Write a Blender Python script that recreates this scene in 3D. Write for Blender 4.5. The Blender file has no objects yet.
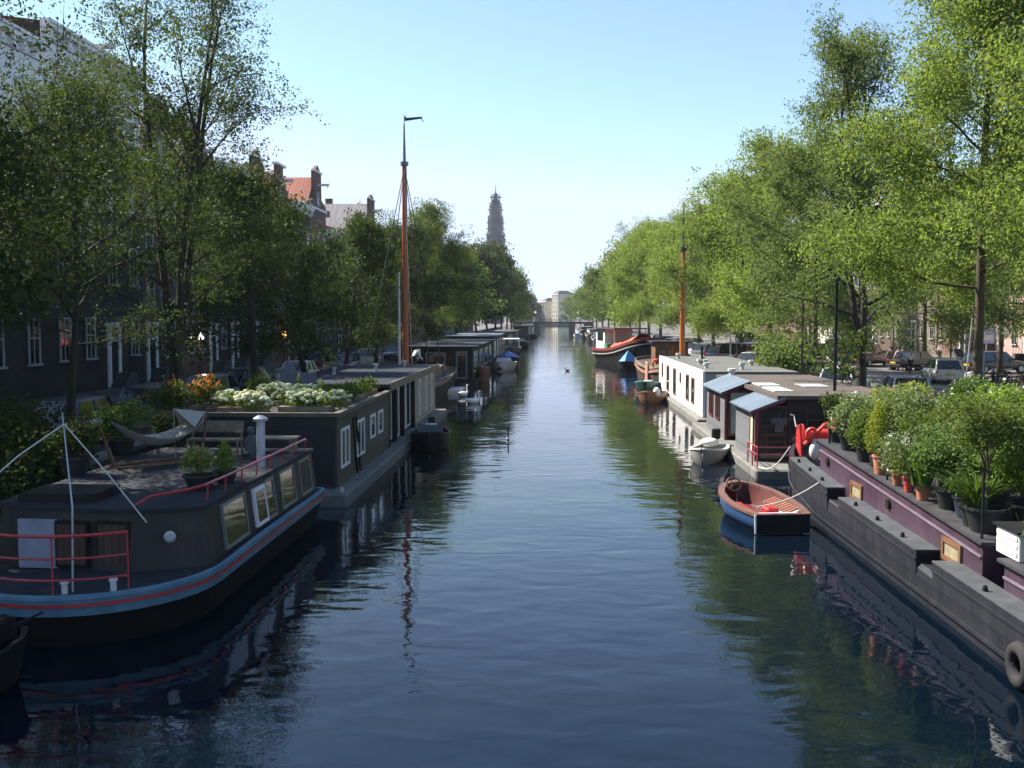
import bpy, math, random
import numpy as np
from mathutils import Vector, Matrix
R = math.radians
SC = bpy.context.scene
COL = SC.collection
PI = math.pi

# ------------------------------------------------------------------ helpers: meshes
class MB:
    """collects shapes and links them as one mesh object"""
    def __init__(s): s.v = []; s.f = []
    def add(s, vs, fs):
        n = len(s.v); s.v += [tuple(p) for p in vs]; s.f += [tuple(i + n for i in f) for f in fs]; return s
    def box(s, x0, y0, z0, x1, y1, z1):
        return s.add([(x0,y0,z0),(x1,y0,z0),(x1,y1,z0),(x0,y1,z0),(x0,y0,z1),(x1,y0,z1),(x1,y1,z1),(x0,y1,z1)],
                     [(0,3,2,1),(4,5,6,7),(0,1,5,4),(1,2,6,5),(2,3,7,6),(3,0,4,7)])
    def obox(s, c, d, rz=0, rx=0, ry=0):
        m = Matrix.Translation(c) @ Matrix.Rotation(rz,4,'Z') @ Matrix.Rotation(ry,4,'Y') @ Matrix.Rotation(rx,4,'X')
        a,b,h = d[0]/2,d[1]/2,d[2]/2
        vs = [m @ Vector(p) for p in [(-a,-b,-h),(a,-b,-h),(a,b,-h),(-a,b,-h),(-a,-b,h),(a,-b,h),(a,b,h),(-a,b,h)]]
        return s.add(vs, [(0,3,2,1),(4,5,6,7),(0,1,5,4),(1,2,6,5),(2,3,7,6),(3,0,4,7)])
    def tube(s, pts, r, n=6, cap=True):
        pts = [Vector(p) for p in pts]; N = len(pts)
        rs = [r]*N if not isinstance(r,(list,tuple)) else list(r)
        if len(rs) == 2 and N > 2: rs = [rs[0]+(rs[1]-rs[0])*i/(N-1) for i in range(N)]
        vs = []; prev = None
        for i,p in enumerate(pts):
            t = (pts[min(i+1,N-1)] - pts[max(i-1,0)])
            if t.length < 1e-9: t = Vector((0,0,1))
            t.normalize()
            if prev is None: prev = Vector((1,0,0)) if abs(t.x) < .8 else Vector((0,1,0))
            a = (prev - t*prev.dot(t)); 
            if a.length < 1e-6: a = t.orthogonal()
            a.normalize(); b = t.cross(a); prev = a
            for k in range(n):
                q = 2*PI*k/n; vs.append(p + (a*math.cos(q)+b*math.sin(q))*rs[i])
        fs = [(i*n+k, i*n+(k+1)%n, (i+1)*n+(k+1)%n, (i+1)*n+k) for i in range(N-1) for k in range(n)]
        if cap: fs += [tuple(range(n-1,-1,-1)), tuple((N-1)*n+k for k in range(n))]
        return s.add(vs, fs)
    def ring(s, c, rad, r, n=20, m=6, ax='z', arc=2*PI):
        full = arc > 6.28
        pts = []
        K = n if full else n
        for i in range(K+1):
            a = arc*i/K
            u,w = rad*math.cos(a), rad*math.sin(a)
            pts.append({'z':(c[0]+u,c[1]+w,c[2]),'x':(c[0],c[1]+u,c[2]+w),'y':(c[0]+u,c[1],c[2]+w)}[ax])
        return s.tube(pts, r, m, not full)
    def lathe(s, prof, c=(0,0,0), n=14, ax='z', cap=True):
        vs = []
        for (r,h) in prof:
            for k in range(n):
                a = 2*PI*k/n; u,w = r*math.cos(a), r*math.sin(a)
                p = {'z':(u,w,h),'x':(h,u,w),'y':(u,h,w)}[ax]
                vs.append((c[0]+p[0],c[1]+p[1],c[2]+p[2]))
        N = len(prof)
        fs = [(i*n+k, i*n+(k+1)%n, (i+1)*n+(k+1)%n, (i+1)*n+k) for i in range(N-1) for k in range(n)]
        if cap: fs += [tuple(range(n-1,-1,-1)), tuple((N-1)*n+k for k in range(n))]
        return s.add(vs, fs)
    def prism(s, poly, z0, z1, poly2=None):
        n = len(poly); q = poly2 or poly
        f0 = (lambda i: z0) if not callable(z0) else (lambda i: z0(*poly[i]))
        f1 = (lambda i: z1) if not callable(z1) else (lambda i: z1(*q[i]))
        vs = [(p[0],p[1],f0(i)) for i,p in enumerate(poly)] + [(p[0],p[1],f1(i)) for i,p in enumerate(q)]
        return s.add(vs, [tuple(range(n-1,-1,-1)), tuple(range(n,2*n))] + [(i,(i+1)%n,n+(i+1)%n,n+i) for i in range(n)])
    def yprism(s, poly, y0, y1):
        n = len(poly)
        vs = [(p[0],y0,p[1]) for p in poly] + [(p[0],y1,p[1]) for p in poly]
        return s.add(vs, [tuple(range(n)), tuple(range(2*n-1,n-1,-1))] + [(i,n+i,n+(i+1)%n,(i+1)%n) for i in range(n)])
    def xprism(s, poly, x0, x1):
        n = len(poly)
        vs = [(x0,p[0],p[1]) for p in poly] + [(x1,p[0],p[1]) for p in poly]
        return s.add(vs, [tuple(range(n-1,-1,-1)), tuple(range(n,2*n))] + [(i,(i+1)%n,n+(i+1)%n,n+i) for i in range(n)])
    def wallband(s, poly, z0, z1, t, closed=True):
        """a thin band standing on an outline (bulwarks, rails), t = thickness inward"""
        n = len(poly); cx = sum(p[0] for p in poly)/n; cy = sum(p[1] for p in poly)/n
        inn = []
        for p in poly:
            d = Vector((cx-p[0],cy-p[1])); L = d.length; inn.append((p[0]+d.x*t/L, p[1]+d.y*t/L))
        g0 = z0 if callable(z0) else (lambda x,y: z0); g1 = z1 if callable(z1) else (lambda x,y: z1)
        vs = []
        for p,q in zip(poly,inn):
            vs += [(p[0],p[1],g0(*p)),(p[0],p[1],g1(*p)),(q[0],q[1],g1(*p)),(q[0],q[1],g0(*p))]
        fs = []
        for i in range(n if closed else n-1):
            j = (i+1)%n
            for k in range(4): fs.append((i*4+k, j*4+k, j*4+(k+1)%4, i*4+(k+1)%4))
        if not closed: fs += [(0,1,2,3),((n-1)*4+3,(n-1)*4+2,(n-1)*4+1,(n-1)*4)]
        return s.add(vs, fs)
    def loft(s, secs, closed=False, cap=False):
        n = len(secs[0]); vs = [p for q in secs for p in q]; N = len(secs)
        m = n if closed else n-1
        fs = [(i*n+k, i*n+(k+1)%n, (i+1)*n+(k+1)%n, (i+1)*n+k) for i in range(N-1) for k in range(m)]
        if cap: fs += [tuple(range(n-1,-1,-1)), tuple((N-1)*n+k for k in range(n))]
        return s.add(vs, fs)
    def ell(s, c, r, n=12, m=8):
        prof = [(max(.001,math.sin(PI*i/m)), -math.cos(PI*i/m)) for i in range(m+1)]
        vs = [(c[0]+r[0]*p*math.cos(2*PI*k/n), c[1]+r[1]*p*math.sin(2*PI*k/n), c[2]+r[2]*h) for p,h in prof for k in range(n)]
        fs = [(i*n+k, i*n+(k+1)%n, (i+1)*n+(k+1)%n, (i+1)*n+k) for i in range(m) for k in range(n)]
        return s.add(vs, fs)
    def quad(s, a, b, c, d): return s.add([a,b,c,d], [(0,1,2,3)])
    def build(s, name, mat, parent=None, smooth=False, bevel=0, world=True):
        me = bpy.data.meshes.new(name)
        o0 = ORG.get(parent.name, Vector()) if (parent and world) else Vector()
        vs = [(p[0]-o0[0],p[1]-o0[1],p[2]-o0[2]) for p in s.v] if o0.length else s.v
        me.from_pydata(vs, [], s.f)
        me.validate()
        import bmesh
        bm = bmesh.new(); bm.from_mesh(me); bmesh.ops.recalc_face_normals(bm, faces=bm.faces); bm.to_mesh(me); bm.free()
        return link(name, me, mat, parent, smooth, bevel)

ORG = {}
def link(name, me, mat, parent=None, smooth=False, bevel=0):
    o = bpy.data.objects.new(name, me); COL.objects.link(o)
    if mat: me.materials.append(mat)
    if parent:
        o.parent = parent
        ORG[o.name] = ORG.get(parent.name, Vector())
    if smooth:
        me.polygons.foreach_set('use_smooth', [True]*len(me.polygons))
        try: me.set_sharp_from_angle(angle=R(50))
        except Exception: pass
    if bevel:
        b = o.modifiers.new('bevel','BEVEL'); b.width = bevel; b.segments = 1; b.limit_method = 'ANGLE'
    return o
def tag(o, label=None, cat=None, group=None, kind=None):
    if label: o['label'] = label
    if cat: o['category'] = cat
    if group: o['group'] = group
    if kind: o['kind'] = kind
    return o
def thing(name, label, cat, loc=(0,0,0), rz=0, group=None):
    o = bpy.data.objects.new(name, None); COL.objects.link(o)
    o.location = loc; o.rotation_euler = (0,0,rz); o.empty_display_size = .2
    ORG[o.name] = Vector(loc)
    return tag(o, label, cat, group)
def kids(o): return [c for c in ALLK.get(o.name, o.children)]
ALLK = {}
def copy_tree(o, parent=None, loc=None, rz=None, label=None, group=None, scale=None):
    c = o.copy(); COL.objects.link(c)
    if parent: c.parent = parent
    if loc is not None: c.location = loc; ORG[c.name] = Vector(loc)
    if rz is not None: c.rotation_euler = (0,0,rz)
    if scale is not None: c.scale = scale if hasattr(scale,'__len__') else (scale,)*3
    if label: c['label'] = label
    if group: c['group'] = group
    for ch in list(o.children): copy_tree(ch, c)
    return c
def setmat(o, m, part=None):
    """give a copy (or one named part of it) its own material without touching the shared mesh"""
    for ch in [o] + list(o.children_recursive):
        if ch.type == 'MESH' and (part is None or ch.name.split('.')[0] == part):
            ch.material_slots[0].link = 'OBJECT'; ch.material_slots[0].material = m
def npmesh(name, V, Fc):
    """fast mesh of equal-sized faces from numpy arrays"""
    me = bpy.data.meshes.new(name); k = Fc.shape[1]
    me.vertices.add(len(V)); me.vertices.foreach_set('co', V.astype(np.float32).ravel())
    me.loops.add(Fc.size); me.loops.foreach_set('vertex_index', Fc.astype(np.int32).ravel())
    me.polygons.add(len(Fc)); me.polygons.foreach_set('loop_start', np.arange(0,Fc.size,k,dtype=np.int32))
    me.polygons.foreach_set('loop_total', np.full(len(Fc),k,dtype=np.int32))
    me.update(calc_edges=True); return me

# ------------------------------------------------------------------ materials
def nodes(name):
    m = bpy.data.materials.new(name); m.use_nodes = True; nt = m.node_tree
    return m, nt, nt.nodes['Principled BSDF'], nt.nodes.new, nt.links.new
def mat(name, c, rough=.7, var=.18, scale=3., bump=0., metal=0., spec=.5, fine=30., stretch=None):
    m, nt, p, N, L = nodes(name)
    tc = N('ShaderNodeTexCoord'); src = tc.outputs['Object']
    if stretch:
        mp = N('ShaderNodeMapping'); mp.inputs['Scale'].default_value = stretch; L(src, mp.inputs[0]); src = mp.outputs[0]
    n1 = N('ShaderNodeTexNoise'); n1.inputs['Scale'].default_value = scale; n1.inputs['Detail'].default_value = 6; n1.inputs['Roughness'].default_value = .65
    L(src, n1.inputs['Vector'])
    r = N('ShaderNodeValToRGB'); r.color_ramp.elements[0].position = .3; r.color_ramp.elements[1].position = .7
    r.color_ramp.elements[0].color = (c[0]*(1-var),c[1]*(1-var),c[2]*(1-var),1)
    r.color_ramp.elements[1].color = (min(1,c[0]*(1+var)),min(1,c[1]*(1+var)),min(1,c[2]*(1+var)),1)
    L(n1.outputs['Fac'], r.inputs[0]); L(r.outputs[0], p.inputs['Base Color'])
    p.inputs['Metallic'].default_value = metal; p.inputs['Specular IOR Level'].default_value = spec
    rr = N('ShaderNodeMapRange'); rr.inputs['To Min'].default_value = max(.02,rough-.1); rr.inputs['To Max'].default_value = min(1,rough+.1)
    L(n1.outputs['Fac'], rr.inputs['Value']); L(rr.outputs[0], p.inputs['Roughness'])
    if bump:
        n2 = N('ShaderNodeTexNoise'); n2.inputs['Scale'].default_value = fine; n2.inputs['Detail'].default_value = 4; L(src, n2.inputs['Vector'])
        b = N('ShaderNodeBump'); b.inputs['Strength'].default_value = bump; b.inputs['Distance'].default_value = .02
        L(n2.outputs['Fac'], b.inputs['Height']); L(b.outputs[0], p.inputs['Normal'])
    return m
def boards(name, c, per=8., axis='z', var=.2, rough=.7, gap=.75, dark=.35):
    """boards / corrugations: bands across one object axis, with grain"""
    m, nt, p, N, L = nodes(name)
    tc = N('ShaderNodeTexCoord'); sep = N('ShaderNodeSeparateXYZ'); L(tc.outputs['Object'], sep.inputs[0])
    mu = N('ShaderNodeMath'); mu.operation = 'MULTIPLY'; mu.inputs[1].default_value = per; L(sep.outputs['XYZ'.index(axis.upper())], mu.inputs[0])
    fr = N('ShaderNodeMath'); fr.operation = 'FRACT'; L(mu.outputs[0], fr.inputs[0])
    fl = N('ShaderNodeMath'); fl.operation = 'FLOOR'; L(mu.outputs[0], fl.inputs[0])
    wn = N('ShaderNodeTexWhiteNoise'); wn.noise_dimensions = '1D'; L(fl.outputs[0], wn.inputs['W'])
    n1 = N('ShaderNodeTexNoise'); n1.inputs['Scale'].default_value = 5; n1.inputs['Detail'].default_value = 6; L(tc.outputs['Object'], n1.inputs['Vector'])
    ad = N('ShaderNodeMath'); ad.operation = 'ADD'; L(wn.outputs['Value'], ad.inputs[0]); L(n1.outputs['Fac'], ad.inputs[1])
    mr = N('ShaderNodeMapRange'); mr.inputs['From Min'].default_value = .3; mr.inputs['From Max'].default_value = 1.6
    mr.inputs['To Min'].default_value = 1-var; mr.inputs['To Max'].default_value = 1+var; L(ad.outputs[0], mr.inputs['Value'])
    gp = N('ShaderNodeMapRange'); gp.interpolation_type = 'SMOOTHSTEP'
    gp.inputs['From Min'].default_value = gap; gp.inputs['From Max'].default_value = 1; gp.inputs['To Min'].default_value = 1; gp.inputs['To Max'].default_value = dark
    L(fr.outputs[0], gp.inputs['Value'])
    m2 = N('ShaderNodeMath'); m2.operation = 'MULTIPLY'; L(mr.outputs[0], m2.inputs[0]); L(gp.outputs[0], m2.inputs[1])
    mx = N('ShaderNodeVectorMath'); mx.operation = 'SCALE'; mx.inputs[0].default_value = c; L(m2.outputs[0], mx.inputs['Scale'])
    L(mx.outputs[0], p.inputs['Base Color']); p.inputs['Roughness'].default_value = rough
    b = N('ShaderNodeBump'); b.inputs['Strength'].default_value = .6; b.inputs['Distance'].default_value = .02; L(gp.outputs[0], b.inputs['Height']); L(b.outputs[0], p.inputs['Normal'])
    return m
def brick(name, c1, c2, mortar, scale=1., w=.22, h=.065, rough=.85, plane='yz'):
    m, nt, p, N, L = nodes(name)
    tc = N('ShaderNodeTexCoord'); sep = N('ShaderNodeSeparateXYZ'); L(tc.outputs['Object'], sep.inputs[0])
    cb = N('ShaderNodeCombineXYZ'); ad = N('ShaderNodeMath'); ad.operation = 'ADD'
    if plane == 'yz':
        L(sep.outputs[0], ad.inputs[0]); L(sep.outputs[1], ad.inputs[1]); L(ad.outputs[0], cb.inputs[0]); L(sep.outputs[2], cb.inputs[1])
    else:
        L(sep.outputs[0], cb.inputs[0]); L(sep.outputs[1], cb.inputs[1])
    t = N('ShaderNodeTexBrick'); t.inputs['Scale'].default_value = scale; t.inputs['Brick Width'].default_value = w; t.inputs['Row Height'].default_value = h
    t.inputs['Mortar Size'].default_value = h*.12; t.inputs['Color1'].default_value = (*c1,1); t.inputs['Color2'].default_value = (*c2,1); t.inputs['Mortar'].default_value = (*mortar,1)
    L(cb.outputs[0], t.inputs['Vector'])
    n1 = N('ShaderNodeTexNoise'); n1.inputs['Scale'].default_value = .5; n1.inputs['Detail'].default_value = 8; n1.inputs['Roughness'].default_value = .7; L(tc.outputs['Object'], n1.inputs['Vector'])
    mr = N('ShaderNodeMapRange'); mr.inputs['From Min'].default_value = .3; mr.inputs['From Max'].default_value = .7; mr.inputs['To Min'].default_value = .65; mr.inputs['To Max'].default_value = 1.25; L(n1.outputs['Fac'], mr.inputs['Value'])
    mx = N('ShaderNodeVectorMath'); mx.operation = 'SCALE'; L(t.outputs['Color'], mx.inputs[0]); L(mr.outputs[0], mx.inputs['Scale'])
    L(mx.outputs[0], p.inputs['Base Color']); p.inputs['Roughness'].default_value = rough
    return m
def weather(name, c1, c2, rough=.5):
    m, nt, p, N, L = nodes(name)
    tc = N('ShaderNodeTexCoord'); mp = N('ShaderNodeMapping'); mp.inputs['Scale'].default_value = (1.5,1.5,.25); L(tc.outputs['Object'], mp.inputs[0])
    n1 = N('ShaderNodeTexNoise'); n1.inputs['Scale'].default_value = 1.6; n1.inputs['Detail'].default_value = 8; n1.inputs['Roughness'].default_value = .7; L(mp.outputs[0], n1.inputs['Vector'])
    r = N('ShaderNodeValToRGB'); r.color_ramp.elements[0].position = .38; r.color_ramp.elements[1].position = .72
    r.color_ramp.elements[0].color = (*c1,1); r.color_ramp.elements[1].color = (*c2,1); L(n1.outputs['Fac'], r.inputs[0])
    n3 = N('ShaderNodeTexNoise'); n3.inputs['Scale'].default_value = 3.2; n3.inputs['Detail'].default_value = 10; n3.inputs['Roughness'].default_value = .8
    mp3 = N('ShaderNodeMapping'); mp3.inputs['Scale'].default_value = (1.6,1.6,.35); L(tc.outputs['Object'], mp3.inputs[0]); L(mp3.outputs[0], n3.inputs['Vector'])
    r3 = N('ShaderNodeValToRGB'); r3.color_ramp.elements[0].position = .62; r3.color_ramp.elements[1].position = .76; r3.color_ramp.elements[0].color = (0,0,0,1); r3.color_ramp.elements[1].color = (.75,.75,.75,1); L(n3.outputs['Fac'], r3.inputs[0])
    mxr = N('ShaderNodeMix'); mxr.data_type = 'RGBA'; L(r3.outputs[0], mxr.inputs['Factor']); L(r.outputs[0], mxr.inputs['A']); mxr.inputs['B'].default_value = (.085,.05,.035,1); L(mxr.outputs['Result'], p.inputs['Base Color'])
    rr = N('ShaderNodeMapRange'); rr.inputs['To Min'].default_value = max(.1,rough-.22); rr.inputs['To Max'].default_value = min(1,rough+.25); L(n3.outputs['Fac'], rr.inputs['Value']); L(rr.outputs[0], p.inputs['Roughness'])
    b = N('ShaderNodeBump'); b.inputs['Strength'].default_value = .25; b.inputs['Distance'].default_value = .03; n2 = N('ShaderNodeTexNoise'); n2.inputs['Scale'].default_value = 1.3; n2.inputs['Detail'].default_value = 5
    L(tc.outputs['Object'], n2.inputs['Vector']); L(n2.outputs['Fac'], b.inputs['Height']); L(b.outputs[0], p.inputs['Normal']); return m
def leafmat(name, a, b, trans=.3, back=None, rough=.7):
    m, nt, p, N, L = nodes(name)
    g = N('ShaderNodeNewGeometry'); n1 = N('ShaderNodeTexNoise'); n1.inputs['Scale'].default_value = .35; n1.inputs['Detail'].default_value = 2
    tc = N('ShaderNodeTexCoord'); L(tc.outputs['Object'], n1.inputs['Vector'])
    ad = N('ShaderNodeMath'); ad.operation = 'ADD'; L(g.outputs['Random Per Island'], ad.inputs[0]); L(n1.outputs['Fac'], ad.inputs[1])
    mr = N('ShaderNodeMapRange'); mr.inputs['From Min'].default_value = .25; mr.inputs['From Max'].default_value = 1.3; L(ad.outputs[0], mr.inputs['Value'])
    mx = N('ShaderNodeMix'); mx.data_type = 'RGBA'; mx.inputs['A'].default_value = (*a,1); mx.inputs['B'].default_value = (*b,1); L(mr.outputs[0], mx.inputs['Factor'])
    L(mx.outputs['Result'], p.inputs['Base Color']); p.inputs['Roughness'].default_value = rough; p.inputs['Specular IOR Level'].default_value = .2
    t = N('ShaderNodeBsdfTranslucent'); sc = N('ShaderNodeVectorMath'); sc.operation = 'MULTIPLY'; sc.inputs[1].default_value = back or (1.5,1.5,.6)
    L(mx.outputs['Result'], sc.inputs[0]); L(sc.outputs[0], t.inputs['Color'])
    ms = N('ShaderNodeMixShader'); ms.inputs[0].default_value = trans; L(p.outputs[0], ms.inputs[1]); L(t.outputs[0], ms.inputs[2])
    L(ms.outputs[0], nt.nodes['Material Output'].inputs['Surface']); return m
def glass(name, c=(.02,.022,.02), rough=.05, spec=.8):
    m, nt, p, N, L = nodes(name)
    p.inputs['Base Color'].default_value = (*c,1); p.inputs['Roughness'].default_value = rough; p.inputs['Specular IOR Level'].default_value = spec
    n = N('ShaderNodeTexNoise'); n.inputs['Scale'].default_value = 1.2; b = N('ShaderNodeBump'); b.inputs['Strength'].default_value = .05; b.inputs['Distance'].default_value = .1
    tc = N('ShaderNodeTexCoord'); L(tc.outputs['Object'], n.inputs['Vector']); L(n.outputs['Fac'], b.inputs['Height']); L(b.outputs[0], p.inputs['Normal'])
    return m
def paint(name, c, rough=.35, var=.08, coat=.3):
    m = mat(name, c, rough, var, 2.5, 0); m.node_tree.nodes['Principled BSDF'].inputs['Coat Weight'].default_value = coat; return m
def emit(name, c, s):
    m, nt, p, N, L = nodes(name)
    p.inputs['Base Color'].default_value = (*c,1); p.inputs['Emission Color'].default_value = (*c,1); p.inputs['Emission Strength'].default_value = s; return m

WHITE = mat('white_paint', (.74,.74,.72), .5, .08, 2, .1)
OFFWHITE = mat('old_white_paint', (.6,.59,.55), .6, .15, 3, .1)
BLACK = mat('black_paint', (.010,.010,.011), .6, .4, 4, .1, 0, .25)
HULLBLACK = mat('tarred_black_hull', (.006,.006,.0065), .85, .4, 3, .2, 0, .2)
RUBBER = mat('rubber', (.015,.015,.015), .8, .3, 8, .2)
STEEL = mat('grey_steel', (.35,.36,.37), .4, .15, 5, 0, .8)
GALV = mat('galvanised_grey', (.42,.44,.46), .5, .15, 5, .1, .3)
CONC = mat('concrete', (.15,.148,.135), .9, .3, 2, .3)
STONE = mat('stone', (.2,.195,.185), .85, .2, 3, .3)
ROOFGREY = mat('grey_roofing', (.10,.105,.098), .9, .22, .6, .3)
ROOFBROWN = mat('brown_roofing', (.078,.063,.056), .9, .25, .8, .3)
ROOFDARK = mat('dark_blue_roofing', (.024,.03,.041), .85, .3, .8, .2, 0, .2)
WOOD = mat('brown_wood', (.16,.075,.035), .6, .3, 3, .2, stretch=(1,1,.2))
OLDWOOD = mat('weathered_wood', (.2,.16,.11), .8, .3, 4, .2)
VARN = mat('varnished_wood', (.23,.085,.045), .35, .25, 4, .1)
RED = paint('red_paint', (.42,.03,.03), .45)
ORANGE = mat('orange_red_cloth', (.62,.09,.04), .7, .2, 3, .3)
ROPE = mat('white_rope', (.6,.58,.52), .9, .1, 30)
TERRA = mat('terracotta', (.42,.16,.08), .8, .2, 6, .2)
POTBLACK = mat('black_plastic_pot', (.018,.02,.02), .5, .3, 5)
SOIL = mat('soil', (.03,.02,.015), 1, .3, 10, .5)
GLASS = glass('dark_glass')
CARGLASS = glass('car_glass', (.012,.016,.018), .03, .9)
CURTAIN = mat('pale_curtain', (.5,.47,.35), .9, .15, 8, 0, stretch=(6,6,.3))
CANVASB = mat('blue_tarpaulin', (.03,.13,.5), .55, .2, 2, .3)
TIRE = mat('tyre', (.016,.016,.017), .85, .2, 8)
SKIN = mat('skin', (.45,.26,.18), .6, .05)
BARK = mat('dark_bark', (.035,.028,.02), .95, .4, 4, .8, stretch=(3,3,.6), fine=14)
BARKR = mat('mossy_bark', (.075,.06,.035), .95, .4, 3, .8, stretch=(3,3,.5), fine=14)
TILE_RED = boards('red_pantiles', (.3,.085,.05), 3.2, 'x', .25, .8, .6, .5)
TILE_GREY = boards('grey_pantiles', (.19,.18,.185), 3.2, 'x', .2, .8, .6, .45)
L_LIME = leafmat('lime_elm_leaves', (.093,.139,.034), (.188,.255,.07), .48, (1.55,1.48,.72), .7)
L_GREEN = leafmat('fresh_green_leaves', (.06,.094,.03), (.135,.18,.062), .43, (1.5,1.5,.78), .7)
L_MID = leafmat('mid_green_leaves', (.05,.085,.02), (.125,.17,.043), .38)
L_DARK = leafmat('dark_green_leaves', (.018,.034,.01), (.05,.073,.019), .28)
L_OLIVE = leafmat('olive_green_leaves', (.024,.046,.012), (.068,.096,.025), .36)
L_PLANT = leafmat('bright_plant_leaves', (.07,.14,.022), (.2,.28,.055), .35)
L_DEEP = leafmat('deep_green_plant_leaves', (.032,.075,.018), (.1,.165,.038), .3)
L_GREYG = leafmat('grey_green_leaves', (.08,.115,.05), (.19,.24,.115), .3)
L_YEL = leafmat('yellow_green_leaves', (.14,.18,.02), (.3,.33,.05), .3)
F_WHITE = leafmat('cream_green_blossom', (.42,.48,.24), (.7,.72,.5), .2, (1,1,.8))
F_ORANGE = leafmat('orange_petals', (.55,.13,.02), (.75,.28,.05), .25, (1,1,1))
F_PINK = leafmat('pink_petals', (.45,.16,.14), (.65,.4,.33), .2, (1,1,1))
F_PURE = leafmat('white_petals', (.62,.62,.58), (.8,.8,.76), .2, (1,1,1))
F_RED = leafmat('red_petals', (.5,.03,.02), (.65,.07,.04), .2, (1,1,1))
# ------------------------------------------------------------------ camera, sky, sun
SUN_EL, SUN_AZ = 47, 63          # azimuth: degrees from +Y (down the canal) towards -X
w = bpy.data.worlds.new('World'); SC.world = w; w.use_nodes = True
nt = w.node_tree; sk = nt.nodes.new('ShaderNodeTexSky'); sk.sky_type = 'NISHITA'; sk.sun_disc = False
sk.sun_elevation = R(SUN_EL); sk.sun_rotation = R(-SUN_AZ); sk.air_density = 1.0; sk.dust_density = .15; sk.ozone_density = 2.5
cap = nt.nodes.new('ShaderNodeVectorMath'); cap.operation = 'MINIMUM'; cap.inputs[1].default_value = (3.75,4.5,6.0)   # sky colour capped per channel: the horizon never glares
nt.links.new(sk.outputs[0], cap.inputs[0]); nt.links.new(cap.outputs[0], nt.nodes['Background'].inputs[0]); nt.nodes['Background'].inputs[1].default_value = .083
sl = bpy.data.lights.new('sun', 'SUN'); sl.energy = 5.0; sl.angle = R(.53); sl.color = (1,.93,.82)
so = bpy.data.objects.new('sun', sl); COL.objects.link(so)
d = Vector((-math.sin(R(SUN_AZ))*math.cos(R(SUN_EL)), math.cos(R(SUN_AZ))*math.cos(R(SUN_EL)), math.sin(R(SUN_EL))))
so.rotation_euler = d.to_track_quat('Z','Y').to_euler(); so.location = d*100
cam = bpy.data.cameras.new('camera'); co = bpy.data.objects.new('camera', cam); COL.objects.link(co); SC.camera = co
co.location = (0,0,5.2); co.rotation_euler = (R(90-3.78), 0, R(2.35)); cam.lens = 35.16; cam.sensor_width = 36; cam.clip_end = 6000; cam.clip_start = .1
vs_ = SC.view_settings; vs_.view_transform = 'Standard'; vs_.look = 'None'; vs_.exposure = 1.42; vs_.gamma = 1; vs_.use_curve_mapping = False
SC.render.engine = 'CYCLES'; cy = SC.cycles; cy.use_denoising = True; cy.max_bounces = 6; cy.transparent_max_bounces = 4; cy.volume_bounces = 0
cy.diffuse_bounces = 3; cy.glossy_bounces = 3; cy.transmission_bounces = 2; cy.caustics_reflective = False; cy.caustics_refractive = False
cy.sample_clamp_indirect = 6
try: cy.denoiser = 'OPENIMAGEDENOISE'; cy.denoising_input_passes = 'RGB_ALBEDO_NORMAL'
except Exception: pass

# ------------------------------------------------------------------ ground, roads, quays, water
QX, GZ, END = 12.4, 1.3, 640
m, nt, p, N, L = nodes('canal_water')
p.inputs['Base Color'].default_value = (.0014,.0046,.0098,1); p.inputs['Roughness'].default_value = .02; p.inputs['IOR'].default_value = 1.33; p.inputs['Specular IOR Level'].default_value = .5
tc = N('ShaderNodeTexCoord')
def wnoise(sx, sy, sc, det, rot=0, dist=0):
    mp = N('ShaderNodeMapping'); mp.inputs['Scale'].default_value = (sx,sy,1); mp.inputs['Rotation'].default_value = (0,0,R(rot)); L(tc.outputs['Object'], mp.inputs[0])
    n = N('ShaderNodeTexNoise'); n.inputs['Scale'].default_value = sc; n.inputs['Detail'].default_value = det; n.inputs['Roughness'].default_value = .5; n.inputs['Distortion'].default_value = dist
    L(mp.outputs[0], n.inputs['Vector']); return n.outputs['Fac']
def mul(a, k):
    q = N('ShaderNodeMath'); q.operation = 'MULTIPLY'; L(a, q.inputs[0]); q.inputs[1].default_value = k; return q.outputs[0]
def addn(a, b):
    q = N('ShaderNodeMath'); q.operation = 'ADD'; L(a, q.inputs[0]); L(b, q.inputs[1]); return q.outputs[0]
hgt = addn(addn(mul(wnoise(.75,1.2,1.25,1,12,.5), .0145), mul(wnoise(1,1.4,3.4,2,-15,.6), .0022)), mul(wnoise(1,1.3,.22,2,30), .035))
pat = wnoise(.6,1,.09,3,0,.5)     # calmer and livelier patches of water
pr = N('ShaderNodeMapRange'); pr.inputs['From Min'].default_value = .35; pr.inputs['From Max'].default_value = .65; pr.inputs['To Min'].default_value = .45; pr.inputs['To Max'].default_value = 1.2; L(pat, pr.inputs['Value'])
b = N('ShaderNodeBump'); b.inputs['Distance'].default_value = 1.0; L(pr.outputs[0], b.inputs['Strength']); L(hgt, b.inputs['Height']); L(b.outputs[0], p.inputs['Normal'])
WATER = m
tag(MB().quad((-QX,-60,0),(QX,-60,0),(QX,END,0),(-QX,END,0)).build('water', WATER), kind='structure')
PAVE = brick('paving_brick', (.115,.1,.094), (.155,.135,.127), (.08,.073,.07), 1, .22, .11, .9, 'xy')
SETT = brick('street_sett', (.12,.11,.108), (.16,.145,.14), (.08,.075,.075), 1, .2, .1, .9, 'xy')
SHADESETT = brick('shade_darkened_sett', (.05,.045,.042), (.075,.068,.062), (.035,.033,.03), 1, .2, .1, .9, 'xy')  # sett copy darkened: the shade on this quay put into its colour
BIG = 2600
g = MB()
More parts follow.
